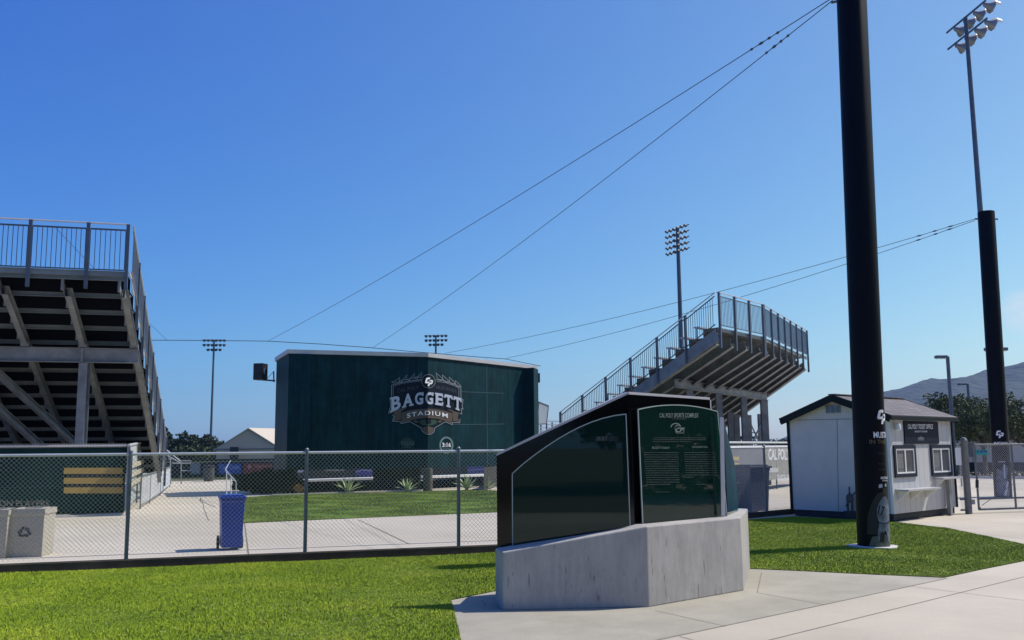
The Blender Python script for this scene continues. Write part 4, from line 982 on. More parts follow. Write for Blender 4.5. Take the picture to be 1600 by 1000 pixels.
# ================================================================== SCOREBOARD
def scoreboard():
    S0 = V(*D(430, 650, 41.3).xy); S1 = V(*D(449, 650, 38.0).xy); S2 = V(*D(668.5, 650, 40.0).xy); S3 = V(*D(839, 650, 46.8).xy)
    dL = (S2 - S1).normalized(); dR = (S3 - S2).normalized(); nL = V(dL.y, -dL.x); nR = V(dR.y, -dR.x)
    S4 = S3 + V(-1.1, 1.2); S5 = S2 + V(-.2, 2.3); 
    t = thing('scoreboard', 'huge dark green scoreboard housing seen from behind, with a painted stadium emblem', 'scoreboard', (S2.x, S2.y, 0))
    z0, z1 = .95, 5.60; zc = 5.80
    green = bpy.data.materials.new('dark green painted panels'); green.use_nodes = True; nt_ = green.node_tree; b_ = nt_.nodes['Principled BSDF']; b_.inputs['Roughness'].default_value = .6; b_.inputs['Specular IOR Level'].default_value = .12
    tc_ = nt_.nodes.new('ShaderNodeTexCoord'); n_ = nt_.nodes.new('ShaderNodeTexNoise'); n_.inputs['Scale'].default_value = 1.3; n_.inputs['Detail'].default_value = 9; n_.inputs['Roughness'].default_value = .7; nt_.links.new(tc_.outputs['Object'], n_.inputs['Vector'])
    r_ = nt_.nodes.new('ShaderNodeValToRGB'); r_.color_ramp.elements[0].position = .35; r_.color_ramp.elements[0].color = (.0016, .020, .027, 1); r_.color_ramp.elements[1].position = .72; r_.color_ramp.elements[1].color = (.0035, .042, .053, 1)
    nt_.links.new(n_.outputs[0], r_.inputs[0]); nt_.links.new(r_.outputs[0], b_.inputs['Base Color'])
    mps_ = nt_.nodes.new('ShaderNodeMapping'); mps_.inputs['Scale'].default_value = (2.2, 2.2, .22); nt_.links.new(tc_.outputs['Object'], mps_.inputs[0])
    n5 = nt_.nodes.new('ShaderNodeTexNoise'); n5.inputs['Scale'].default_value = 2.5; n5.inputs['Detail'].default_value = 7; nt_.links.new(mps_.outputs[0], n5.inputs['Vector'])
    r5 = nt_.nodes.new('ShaderNodeValToRGB'); r5.color_ramp.elements[0].position = .35; r5.color_ramp.elements[0].color = (.72, .72, .72, 1); r5.color_ramp.elements[1].position = .7; r5.color_ramp.elements[1].color = (1.25, 1.25, 1.25, 1); nt_.links.new(n5.outputs[0], r5.inputs[0])
    mu5 = nt_.nodes.new('ShaderNodeMix'); mu5.data_type = 'RGBA'; mu5.blend_type = 'MULTIPLY'; mu5.inputs[0].default_value = 1; nt_.links.new(r_.outputs[0], mu5.inputs[6]); nt_.links.new(r5.outputs[0], mu5.inputs[7]); nt_.links.new(mu5.outputs[2], b_.inputs['Base Color'])
    bu = nt_.nodes.new('ShaderNodeBump'); bu.inputs['Strength'].default_value = .3; bu.inputs['Distance'].default_value = .04; nt_.links.new(n_.outputs[0], bu.inputs['Height']); nt_.links.new(bu.outputs[0], b_.inputs['Normal'])
    S6 = S0 + V(.3, 1.2)
    ring = [S0, S1, S2, S3, S4, S5, S6]
    m = MB(); m.prism([V(p.x, p.y, z0) for p in ring], (0, 0, z1 - z0)); m.build('housing', green, t)
    # protruding end boxes (dark slots between them)
    a = onplane(S2, dR, 818, 650); a.z = 0
    m = MB(); pr = .62; A_ = a; B_ = S3
    m.prism([V(A_.x, A_.y, z0 + .05) + nR * .002, V(B_.x, B_.y, z0 + .05) + nR * .002, V(B_.x, B_.y, z0 + .05) + nR * .1, V(A_.x, A_.y, z0 + .05) + nR * pr], (0, 0, z1 - z0 - .07)); m.build('end_box', green, t)
    b = onplane(S1, dL, 483, 650); b.z = 0
    m = MB(); m.prism([V(S1.x, S1.y, z0 + .05) + nL * .002, V(b.x, b.y, z0 + .05) + nL * .002, V(b.x, b.y, z0 + .05) + nL * .25, V(S1.x, S1.y, z0 + .05) + nL * .05], (0, 0, z1 - z0 - .07)); m.build('end_box', green, t)
    # cap
    m = MB(); k = .07
    rr = [S0 + V(-.08, 0), S1 + V(-.05, -.08), S2 + V(.02, -.09), S3 + V(.08, -.02), S4, S5, S6]
    m.prism([V(p.x, p.y, z1 + .002) for p in rr], (0, 0, .165)); m.build('cap', M['cap'], t)
    m = MB(); m.prism([V(p.x, p.y, z1 - .03) for p in [S0 + V(-.03, 0), S1 + V(-.02, -.03), S2 + V(.01, -.04), S3 + V(.03, -.01), S4 + V(0, -.05), S5 + V(0, -.05), S6 + V(0, -.05)]], (0, 0, .03)); m.build('drip_edge', M['black'], t)
    # panel seams on the right face
    sm = mat('panel seam', (.05, .11, .12), .5); mp1 = planemap(S2, dR, .012)
    decal('panel_seam', [stroke([(720, 612), (788, 614.5)], .7), stroke([(823, 616), (839, 616.5)], .7), stroke([(704, 663.5), (788, 662.5)], .7), stroke([(760.5, 560), (761.5, 727)], .6)], mp1, sm, t)
    # emblem that wraps round the corner
    def fm(off):
        L_ = planemap(S1, dL, off); R_ = planemap(S2, dR, off); k_ = 668.5
        return lambda x, y, cx: L_(x, y) if cx < k_ else R_(x, y)
    cuts_ = [668.5]
    cx0, cy0 = 600, 560; sc = 140 / 1167.0
    q = lambda pts: [(cx0 + x * sc, cy0 + y * sc) for x, y in pts]
    teeth = []
    left_t = [(100, 305), (118, 325), (185, 318), (188, 268), (108, 300)]
    sil = dict(w=1.0)
    # shield fill
    shield = [(100, 345), (250, 300), (420, 275), (590, 268), (760, 280), (900, 315), (998, 365), (1000, 520), (1030, 540), (1000, 700), (985, 830), (890, 850), (800, 822), (665, 905), (650, 960), (600, 990), (550, 985), (500, 950), (485, 905), (340, 822), (220, 845), (110, 815), (130, 760), (120, 700), (60, 710), (85, 620), (75, 515), (100, 500)]
    decal('emblem_shield', [P1(q(shield))], fm(.010), M['navy_decal'], t, cuts_)
    # field diamond & ribbons
    br_ = [([(0, 0)], [])]
    rib = [(228, 705), (320, 680), (440, 662), (560, 655), (680, 662), (800, 685), (890, 715), (885, 850), (800, 815), (690, 785), (560, 775), (440, 785), (320, 815), (225, 845)]
    tailL = [(118, 670), (300, 640), (225, 690), (218, 800), (120, 815), (135, 755)]; tailR = [(810, 655), (978, 705), (962, 765), (978, 830), (895, 815), (892, 700)]
    home = [(500, 905), (575, 880), (650, 905), (640, 955), (600, 980), (550, 978), (510, 950)]
    decal('emblem_ribbon', [P1(q(tailL)), P1(q(tailR)), P1(q(rib)), P1(q(home)), P1(q([(380, 815), (410, 805), (455, 825), (420, 840)])), P1(q([(690, 825), (730, 805), (765, 815), (730, 840)]))], fm(.030), M['brown_decal'], t, cuts_)
    decal('emblem_infield', [P1(q([(475, 800), (545, 795), (545, 845), (560, 855), (600, 855), (610, 845), (612, 795), (680, 800), (690, 840), (640, 870), (575, 875), (500, 870), (460, 840)]))], fm(.030), mat('emblem green', (.010, .05, .03), .6), t, cuts_)
    ow = 7
    outl = [stroke(q([(100, 345), (98, 505), (75, 515), (88, 620), (60, 712), (110, 702)]), ow * sc), stroke(q([(112, 735), (135, 760), (108, 815), (220, 825), (222, 850), (335, 822), (485, 905), (500, 950), (548, 985), (600, 990), (648, 962), (662, 905), (798, 825), (888, 862), (890, 835), (985, 838), (990, 790)]), ow * sc),
            stroke(q([(1000, 365), (1003, 520), (1030, 540), (1018, 620), (1030, 660), (1005, 655), (1012, 725), (985, 715)]), ow * sc), stroke(q([(100, 350), (240, 310), (400, 285), (495, 275)]), ow * sc), stroke(q([(680, 275), (800, 295), (920, 335), (998, 370)]), ow * sc),
            stroke(q([(122, 362), (240, 325), (400, 300), (490, 292)]), 4 * sc), stroke(q([(120, 365), (120, 490)]), 5 * sc), stroke(q([(690, 300), (800, 315), (915, 355), (975, 385), (975, 510)]), 5 * sc)]
    for (a0, b0, a1, b1) in ((100, 305, 205, 250), (195, 295, 298, 215), (300, 275, 398, 195), (398, 250, 490, 185)):
        outl.append(stroke(q([(a0, b0), (a0 + 45, b0 - 12), (a1, b1), (a1 - 8, b1 + 62), (a1 - 50, b1 + 58), (a0 + 30, b0 + 20)]), 5.5 * sc, True))
    for (a0, b0, a1, b1) in ((680, 190, 765, 265), (760, 215, 850, 300), (848, 245, 925, 325), (925, 285, 998, 358)):
        outl.append(stroke(q([(a0, b0), (a0 + 40, b0 + 35), (a1, b1), (a1 - 18, b1 + 18), (a1 - 60, b1 + 2), (a0 + 8, b0 + 50)]), 5.5 * sc, True))
    decal('emblem_outline', outl, fm(.034), mat('outline vinyl', (.27, .29, .33), .5), t, cuts_)
    decal('emblem_roundel', [P1(q(circle(580, 297, 86, 32)))], fm(.045), M['navy_decal'], t, cuts_)
    decal('emblem_ring', [stroke(q(circle(580, 297, 88, 32)), 9 * sc, True)], fm(.055), mat('ring vinyl', (.14, .17, .17), .5), t, cuts_)
    decal('emblem_letters', [([(cx0 + (528 + x * 112) * sc, cy0 + (362 - y * 112) * sc) for x, y in vs], fs) for vs, fs in CPL], fm(.06), M['white_decal'], t, cuts_)
    # BAGGETT, arched slab letters
    def arch(p_):
        x, y = p_; u = (x - 560) / 450.0       # y is 0 bottom .. 1 top
        yb = 598 + 95 * u * u ; yt = 438 + 62 * u * u + (4 if u < 0 else 20) * abs(u)
        return (cx0 + x * sc, cy0 + (yb + (yt - yb) * y) * sc)
    xs = [(90, 222), (240, 384), (398, 515), (535, 645), (668, 772), (785, 895), (905, 1012)]
    sh = []; ser = []
    for ch, (xa, xb) in zip('BAGGETT', xs):
        sh.append(text_box(ch, xa + 5, 0, xb - 5, 1, .035, warp=arch))
        if ch == 'A': ss = [(xa - 6, xa + 50, 0, .12), (xb - 58, xb + 4, 0, .12)]
        elif ch == 'T': ss = [(xa + 28, xb - 28, 0, .13), (xa, xa + 18, .70, .88), (xb - 18, xb, .70, .88)]
        elif ch == 'B': ss = [(xa - 8, xa + 12, 0, .13), (xa - 8, xa + 12, .87, 1)]
        elif ch == 'E': ss = [(xa - 4, xa + 12, 0, .13), (xa - 4, xa + 12, .87, 1), (xb - 16, xb, .14, .3), (xb - 16, xb, .70, .86)]
        else: ss = [(xb - 18, xb, .72, 1.0)]
        for x0_, x1_, y0_, y1_ in ss: ser.append(P1([arch(p_) for p_ in ((x0_, y0_), (x1_, y0_), (x1_, y1_), (x0_, y1_))]))
    decal('emblem_name', sh, fm(.062), M['silver_decal'], t, cuts_); decal('emblem_serifs', ser, fm(.068), M['silver_decal'], t, cuts_)
    def arch2(p_):
        x, y = p_; u = (x - 565) / 270.0; yb = 738 + 42 * u * u; yt = 682 + 40 * u * u
        return (cx0 + x * sc, cy0 + (yb + (yt - yb) * y) * sc)
    decal('emblem_word', [text_box('STADIUM', 300, 0, 830, 1, .01, warp=arch2, space=1.25)], fm(.05), M['white_decal'], t, cuts_)
    def arch3(p_):
        x, y = p_; u = (x - 565) / 400.0; yb = 395 + 60 * u * u; yt = 352 + 58 * u * u
        return (cx0 + x * sc, cy0 + (yb + (yt - yb) * y) * sc)
    decal('emblem_team', [text_box('CAL POLY', 175, 0, 452, 1, .0, warp=arch3), text_box('MUSTANGS', 680, 0, 945, 1, 0, warp=arch3)], fm(.05), M['tint_decal'], t, cuts_)
    # sponsor roundels below
    fr = fm(.014); fr2 = fm(.02)
    decal('roundel_ring', [stroke(circle(697.5, 695.5, 9.2, 28, 11.5), 1.0, True), stroke(circle(697.5, 695.5, 10.6, 28, 13), .5, True)], fr, mat('pale teal vinyl', (.25, .38, .38), .5), t, cuts_)
    decal('roundel_numbers', [text_box('3:16', 691, 698.5, 704.5, 691.5, .03)], fr2, M['white_decal'], t, cuts_)
    decal('roundel_words', [text_box('HILLTOP CAFE', 692, 701.5, 703.5, 700)], fr2, mat('pale teal vinyl b', (.2, .3, .3), .5), t, cuts_)
    decal('faded_disc', [P1(circle(636.5, 692, 11, 24, 8))], fr, mat('faded green disc', (.008, .035, .03), .6), t, cuts_)
    decal('faded_letters', [text_box('TEJAS', 626, 697.5, 648, 690, .01), text_box('FOUNDATION', 627, 700.8, 648, 699)], fr2, mat('faded vinyl', (.06, .10, .10), .6), t, cuts_)
    # pillars and base wall
    pm = mat('rough brown pillar', (.14, .115, .09), .9, var=.4, vscale=5, bump=.5, bscale=15)
    for px, w_, Y in ((668, 13, 39.7), (1.0, 1, 1)):
        if px < 10: continue
        c = D(px, 750, Y); c.z = 0; MB().lathe((c.x, c.y + .1, 0), [(.2, 0), (.2, z0 - .004)], 20).build('pillar', pm, t, smooth=True)
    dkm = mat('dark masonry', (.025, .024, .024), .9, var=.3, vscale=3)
    for x0_, x1_ in ((583, 655), (432, 459), (756, 778)):
        a_ = D(x0_, 750, 40.0); b_2 = D(x1_, 750, 40.6 if x0_ < 700 else 44); 
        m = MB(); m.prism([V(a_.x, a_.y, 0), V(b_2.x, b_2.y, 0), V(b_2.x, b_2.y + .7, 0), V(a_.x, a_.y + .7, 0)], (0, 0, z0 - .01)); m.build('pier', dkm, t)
    MB().lathe((D(746 + 22, 735, 43).x, 43, .35), [(.07, 0), (.07, .32)], 10).build('conduit', M['white_paint'], t)
    return S0, S1, S2, S3, dL, dR
S0, S1, S2, S3, sdL, sdR = scoreboard()
# low dark retaining wall, white strip painting the sunlit walkway, planting kerb under the scoreboard
lo = thing('retaining_wall', 'low wall coloured with planting shade, and a white strip painting the sunlit walkway, under the scoreboard', 'wall', (S1.x, S1.y + 1.2, 0))
a_ = D(440, 760, 40.6); b_ = D(662, 760, 41.6); c_ = D(800, 760, 47.5)
m = MB()
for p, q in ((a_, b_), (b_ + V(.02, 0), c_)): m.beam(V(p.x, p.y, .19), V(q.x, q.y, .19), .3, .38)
m.build('wall', mat('shaded dark block', (.02, .02, .02), .9), lo)  # near-black tone puts the shade of the planting into the colour
m = MB()
for p, q in ((D(452, 751.5, 46.2), D(600, 746.8, 47.2)), (D(660, 745.5, 47.5), D(790, 741, 52))): m.beam(p, q, .9, .10)
m.build('sunlit_walkway', M['white_paint'], lo)
m = MB(); m.beam(G(425, 774, .03), G(668, 765.5, .03), .12, .08); m.beam(G(669, 765.5, .03), G(800, 758, .03), .12, .08); o = m.build('kerb', M['apron']); o['kind'] = 'structure'
# dugout back wall with letters, seen through the gap
dw = thing('dugout_wall', 'dark lettered wall with a blue panel seen beneath the scoreboard', 'wall', (-6, 52, 0))
wa = D(425, 740, 50.5); wb = D(840, 740, 57); dd_ = V((wb - wa).x, (wb - wa).y).normalized()
MB().beam(V(wa.x, wa.y, .45), V(wb.x, wb.y, .45), .1, 1.2).build('wall', mat('navy dark wall', (.012, .018, .028), .8), dw)
dm = planemap(wa, dd_, .07)
decal('wall_letters', [text_box('SUPERIOR', 509, 736, 538, 732, .03)], dm, mat('dim white letters', (.28, .29, .3), .7), dw)
decal('wall_panel', [P1([(555, 730), (582, 730), (582, 744), (555, 744)]), P1([(730, 729), (757, 728), (757, 739), (730, 740)])], dm, mat('deep blue panel', (.03, .035, .20), .6), dw)
decal('wall_stripe', [stroke([(556, 738), (566, 734), (581, 736)], 1.2), stroke([(731, 735), (756, 733)], .8), P1([(457, 734), (474, 732), (474, 738), (457, 739)])], planemap(wa, dd_, .09), mat('pale panel lines', (.25, .26, .4), .6), dw)
# loudspeaker on its arm
spk = thing('loudspeaker', 'black loudspeaker on a bracket at the left end of the scoreboard', 'speaker', tuple(D(407, 593, 41.2)))
b0 = D(407, 581, 41.2); mb = MB(); mb.box((b0.x, b0.y, b0.z), (.46, .45, .72), -.25); o = mb.build('cabinet', M['black'], spk, bevel=.02)
mb = MB(); mb.beam(D(404, 593, 41.2), D(430, 595, 41.3), .05, .07); mb.beam(D(427.5, 580, 41.3), D(428, 597, 41.3), .05, .05); mb.beam(D(417, 592, 41.2), D(426, 582, 41.3), .02, .02); mb.build('bracket', M['steel_dark'], spk)
mb = MB(); mb.beam(D(413.6, 575, 40.92), D(413.0, 584, 40.92), .05, .03); mb.build('badge', M['galv'], spk)
rs = thing('loudspeaker', 'small grey speaker on the right end of the scoreboard', 'speaker', tuple(D(841, 600, 47)))
mb = MB(); p_ = D(841.5, 590.5, 47.0); mb.box(p_[:], (.14, .3, .46)); mb.build('cabinet', M['grey_plastic'], rs, bevel=.02)
mb = MB(); mb.beam(p_ + V(0, 0, -.05), p_ + V(-.15, 0, -.05), .05, .05); mb.build('bracket', M['steel_dark'], rs)

# ================================================================== LEFT SCREEN WALL, SIDE PANEL, GUARD RAILS
def left_screen():
    a = G(-40, 814); b = G(193, 805); a = V(a.x, a.y); b = V(b.x, b.y); d = (b - a).normalized(); n = V(d.y, -d.x)
    t = thing('screened_fence', 'dark green screened fence with three gold bars under the left grandstand', 'fence', (b.x, b.y, 0))
    zt = zat(b, 698)
    m = MB(); m.prism([V(a.x, a.y, .08), V(b.x, b.y, .08), V(b.x, b.y, zt), V(a.x, a.y, zt)], n * .02); m.build('wind_screen', M['screen_green'], t)
    MB().tube([V(a.x, a.y, zt + .03), V(b.x, b.y, zt + .03)], .03, 8).build('top_rail', M['galv_lt'], t, smooth=True)
    m = MB(); chain(m, V(a.x, a.y) + n * .03, V(b.x, b.y) + n * .03, zt - .02, zt + .10, .07, .0035); m.build('wire_top', M['wire'], t, fix=False)
    mp_ = planemap(a, d, .03)
    decal('gold_bars', [P1([(100, y), (192, y - .3), (192, y + 9.5), (99, y + 9.5)]) for y in (731, 746.5, 761.5)], mp_, M['yellow'], t)
    decal('dark_bars', [P1([(104, y), (192, y), (192, y + 3.8), (104, y + 3.8)]) for y in (741.5, 757)], mp_, M['black'], t)
    decal('screen_letters', [text_box('ION PLAYERS', -4, 791.5, 77, 782, .0)], mp_, mat('dim grey letters', (.22, .20, .17), .7), t)
    decal('screen_seam', [stroke([(0, 762), (96, 760)], .7), stroke([(2, 776), (4, 768), (10, 765)], .8)], mp_, mat('seam grey', (.05, .07, .07), .7), t)
    for px in (-30, 60, 193): c = onplane(a, d, px, 760, -.04); MB().tube([V(c.x, c.y, 0), V(c.x, c.y, zt + .05)], .035, 8).build('post', M['post'], t)
    m = MB(); m.beam(V(a.x, a.y, .03), V(b.x, b.y, .03), .25, .06); o = m.build('footing_strip', M['pad'], t)
    return b, zt
sb_, szt = left_screen()
def side_panel():
    pts = []
    P = [(196, 806, 697.5), (212, 786, 694), (228, 773, 690.5), (242, 762, 687.5), (254, 755, 685)]
    t = thing('screened_fence', 'pale sunlit screen panel curving back beside the left walkway', 'fence', tuple(G(196, 803)))
    m = MB(); f = MB(); bars = MB(); prev = None
    for x, yb, yt in P:
        g_ = G(x, yb); z_ = zat(g_, yt)
        if prev: 
            p0, pz = prev; m.prism([V(p0.x, p0.y, .15), V(g_.x, g_.y, .15), V(g_.x, g_.y, z_), V(p0.x, p0.y, pz)], V(-.03, 0, 0))
            f.tube([V(p0.x, p0.y, pz + .03), V(g_.x, g_.y, z_ + .03)], .04, 8)
        prev = (g_, z_)
    m.build('wind_screen', M['screen_light'], t); f.build('top_rail', M['galv_lt'], t)
    gs = [G(x, yb) for x, yb, yt in P]
    for i in (0, 1, 2, 4): MB().tube([V(gs[i].x + .03, gs[i].y, 0), V(gs[i].x + .03, gs[i].y, zat(gs[i], P[i][2]))], .03, 8).build('post', M['post'], t)
    bb_ = MB()
    A_, B_ = gs[0], gs[2]
    for k in range(3):
        z = 1.25 - .28 * k; bb_.prism([V(A_.x + .02, A_.y, z), V(A_.x + (B_.x - A_.x) * .75 + .02, A_.y + (B_.y - A_.y) * .75, z + .05), V(A_.x + (B_.x - A_.x) * .75 + .02, A_.y + (B_.y - A_.y) * .75, z + .2), V(A_.x + .02, A_.y, z + .15)], V(.01, 0, 0))
    bb_.build('gold_bars', mat('pale gold bar', (.42, .38, .28), .7), t)
    # guard fence standing in front
    t2_ = thing('guard_rail', 'curving low mesh guard rail beside the pale screen panel', 'railing', tuple(G(206, 797)))
    Q = [(206, 796), (222, 787), (240, 775), (257, 762)]; prev = None; r_ = MB(); ms = MB()
    for x, y in Q:
        g_ = G(x, y) + V(.25, 0)
        MB().tube([V(g_.x, g_.y, 0), V(g_.x, g_.y, 1.0)], .022, 8).build('post', M['post'], t2_)
        if prev is not None: r_.tube([prev + V(0, 0, 1.0), g_ + V(0, 0, 1.0)], .03, 8); r_.tube([prev + V(0, 0, .12), g_ + V(0, 0, .12)], .02, 8); chain(ms, prev, g_, .12, 1.0, .09, .003)
        prev = g_
    r_.build('rails', M['post'], t2_); ms.build('mesh', M['wire'], t2_, fix=False)
side_panel()
def tube_rail(label, segs, r=.019, m_=None):
    p0 = segs[0][0]; t = thing('hand_rail', label, 'railing', (p0.x, p0.y, 0))
    for s_ in segs: MB().tube(s_, r, 8).build('rail_tube', m_ or M['galv_lt'], t, smooth=False)
    return t
Y_ = 38
tube_rail('pale tube hand rail at the top of the left walkway steps', [
    [D(254, 698, Y_), D(281, 720, Y_), D(298, 720, Y_), D(298, 735.5, Y_), D(283, 735.5, Y_)], [D(283, 720, Y_), D(283, 757, Y_)], [D(262, 712, Y_ + 1.5), D(283, 724, Y_ + 1.5)], [D(266, 711, Y_), D(267, 757, Y_)], [D(269, 724, Y_ + .1), D(298, 724, Y_ + .1)]])
Y_ = 30
tube_rail('bent tube hand rail descending beside the dark shrub and blue cart', [
    [D(360, 720, Y_ + 6), D(352, 734, Y_ + 4), D(369, 753, Y_), D(369, 774, Y_)], [D(354, 735, Y_ + 3.8), D(354, 772, Y_ + 3.5)], [D(361, 745, Y_ + 2), D(361, 773, Y_ + 1.8)]])

# ================================================================== FIELD WALL, BANNERS
fw = thing('field_fence', 'low dark field fence carrying the banners, far behind the walkway', 'fence', (-20, 62, 0))
fa = D(250, 730, 62); fb = D(432, 730, 64); fd = V((fb - fa).x, (fb - fa).y).normalized()
MB().beam(V(fa.x, fa.y, .5), V(fb.x, fb.y, .5), .1, 1.0).build('wall', mat('dark field wall', (.02, .022, .03), .8), fw)
MB().beam(V(fa.x, fa.y, 1.12), V(fb.x, fb.y, 1.12), .12, .16).build('padded_rail', M['black'], fw)
def banner(x0, y0, x1, y1, col, label, txt, tcol=(.5, .5, .55)):
    P_ = [onplane(fa, fd, *q_, .12) for q_ in ((x0, y1), (x1, y1), (x1, y0), (x0, y0))]; n_ = V(fd.y, -fd.x)
    t = thing('banner', label, 'banner', tuple(P_[0]), 'banners on the field fence')
    MB().prism(P_, n_ * .02).build('panel', mat('banner vinyl', col, .6, var=.15, vscale=2), t)
    if txt: decal('lettering', txt, planemap(fa, fd, .16), mat('banner lettering', tcol, .6), t)
banner(341, 724.5, 377, 740.5, (.035, .10, .42), 'blue banner on the far field fence', [text_box('Coast Credit', 343, 733, 374, 726.5, .01), text_box('UNION', 344, 738, 356, 735)], (.25, .35, .6))
banner(380, 724, 426, 741, (.28, .045, .04), 'red banner on the far field fence next to the blue one', [text_box('Dignity H', 398, 731.5, 424, 726, .01), P1([(387, 728), (390, 725), (393, 728), (392, 732), (388, 732)]), stroke([(404, 736), (424, 736)], .8)], (.5, .25, .25))
banner(298, 723, 313, 741, (.22, .23, .26), 'pale grey banner on the far field fence', [stroke([(300, 727 + k * 3), (311, 728 + k * 3)], .7) for k in range(4)], (.4, .4, .45))
dbn = G(326, 752); td = thing('litter_drum', 'grey barrel shaped litter drum at the end of the left walkway', 'bin', (dbn.x, dbn.y, 0))
MB().lathe((dbn.x, dbn.y, 0), [(.24, 0), (.29, .1), (.31, .5), (.31, .78), (.27, .8)], 16).build('body', M['grey_plastic'], td, smooth=True)
MB().lathe((dbn.x, dbn.y, .801), [(.33, 0), (.33, .06), (.2, .12), (.05, .13)], 16).build('lid', M['black'], td, smooth=True)
# far gym building
def far_building():
    Y = 150; pk = D(385, 671, Y); L_ = D(338, 702, Y); R_ = D(440, 700, Y + 6); t = thing('gable_building', 'beige metal gable building with a pale roof in the far distance', 'building', (pk.x, Y, 0))
    zE = L_.z; zP = pk.z; wl = mat('beige metal wall', (.55, .40, .31), .8); rf = mat('pale metal roof', (.50, .43, .36), .7)
    a = V(L_.x, Y, 0); b = V(2 * pk.x - L_.x, Y + 3, 0); dep = V(9, 22)
    q = lambda p, z: V(p.x, p.y, z)
    c = b + dep; e_ = a + dep; m = MB(); pkk = (a + b) / 2
    m.add([q(a, -2), q(b, -2), q(b, zE), q(pkk, zP), q(a, zE), q(e_, -2), q(c, -2), q(c, zE), q(pkk + dep, zP), q(e_, zE)], [(0, 1, 2, 3, 4), (1, 6, 7, 2), (5, 0, 4, 9), (6, 5, 9, 8, 7)]); wo = m.build('wall', wl, t)
    for s0_, s1_ in ((a, -1), (b, 1)):
        o_ = V(.5 * s1_, 0); zz_ = zE - .3
        m = MB(); m.prism([q(s0_ + o_, zz_), q(s0_ + o_ + dep, zz_), q(pkk + dep, zP + .1), q(pkk + V(0, -.4), zP + .1)], (0, 0, .18)); m.build('roof', rf, t)
    m = MB(); m.beam(q(a - V(0, .1), zE), q(b - V(0, .1), zE), .1, .12); m.build('trim', M['steel_dark'], t)
    m = MB(); m.box((D(366, 708, Y - .2).x, Y - .2, D(366, 708, Y).z), (1.3, .2, 1.9)); m.build('door', M['black'], t)
far_building()

# ================================================================== FLOODLIGHTS
lampm = M['lampglass']
def floodlight(px, ytop, Y, rows, cols, wid, hrow, yaw, label, pr=.16, lamp=.5, tilt=.5, ybase=None, taper=.7, out=0.0, body=None):
    body = body or M['steel_dark']
    tp = D(px, ytop, Y); base = V(tp.x, tp.y, 0)
    t = thing('floodlight_mast', label, 'floodlight', (base.x, base.y, 0), 'ball field floodlight masts')
    MB().tube([V(tp.x, tp.y, -.1), V(tp.x, tp.y, tp.z * .5), V(tp.x, tp.y, tp.z)], [pr, pr * .85, pr * taper], 12).build('mast', M['steel_dark'], t, smooth=True)
    ax = V(math.cos(yaw), math.sin(yaw)); fwd = V(math.sin(yaw), -math.cos(yaw))    # lamps face fwd
    proto = None
    for r_ in range(rows):
        z = tp.z - r_ * hrow; k = cols[r_] if isinstance(cols, (list, tuple)) else cols
        wr = wid * (k / max(cols if isinstance(cols, (list, tuple)) else [k]))
        bar = MB(); bar.beam(V(tp.x, tp.y, z) - ax * wr / 2, V(tp.x, tp.y, z) + ax * wr / 2, .07, .09); bar.build('cross_arm', M['steel_dark'], t)
        for j in range(k):
            c = V(tp.x, tp.y, z) + ax * (wr * ((j + .5) / k - .5)) + fwd * (.3 * lamp + out) + V(0, 0, -.1 * lamp)
            if proto is None:
                m = MB(); dirv = Vector((0, 0, 1))
                m.lathe((0, 0, 0), [(.10, -.5), (.18, -.42), (.22, -.2), (.5, .12), (.52, .22)], 10)
                proto = m.build('lamp', body, None, smooth=True); proto.parent = t
                v_ = MB(); v_.poly([(0.48 * math.cos(2 * math.pi * q_ / 10), .48 * math.sin(2 * math.pi * q_ / 10), .17) for q_ in range(10)]); gl = v_.build('lens', lampm, None); gl.parent = proto
                h_ = MB(); h_.add([(.53 * math.cos(math.radians(q_)), .53 * math.sin(math.radians(q_)), z_) for z_ in (.18, .60) for q_ in range(0, 181, 30)], [(i, i + 1, i + 8, i + 7) for i in range(6)]); vz = h_.build('visor', M['galv'], None); vz.parent = proto
                o = proto
            else: o = copy_tree(proto, t)
            dv = (fwd + V(0, 0, -tilt)).normalized()
            # local z -> dv, local y -> up-ish
            zax = dv; xax = Vector((0, 0, 1)).cross(zax).normalized() * -1; yax = zax.cross(xax)
            if yax.z < 0: xax = -xax; yax = zax.cross(xax)
            R_ = Matrix((xax, yax, zax)).transposed().to_4x4()
            loc = c - Vector(t.location); o.matrix_local = Matrix.Translation(loc) @ R_ @ Matrix.Scale(lamp, 4)
    return t
floodlight(334.6, 531, 190, 3, [6, 6, 4], 4.7, .95, math.pi + .1, 'distant floodlight mast left of the scoreboard, above the beige building', .26, .62)
floodlight(681, 524, 184, 3, [6, 6, 4], 4.7, .86, math.pi - .1, 'distant floodlight mast whose head shows above the scoreboard', .24, .62)
floodlight(1058.5, 357, 96, 5, 6, 3.9, .60, math.radians(-64), 'floodlight mast with five rows of lamps behind the farther grandstand', .27, .36, .35)
floodlight(1508.5, 27, 50, 2, [4, 4], 4.0, 1.0, math.radians(94), 'tall slim floodlight mast with big grey lamps at the top right', .17, .70, .32, taper=.62, out=.3, body=M['galv'])

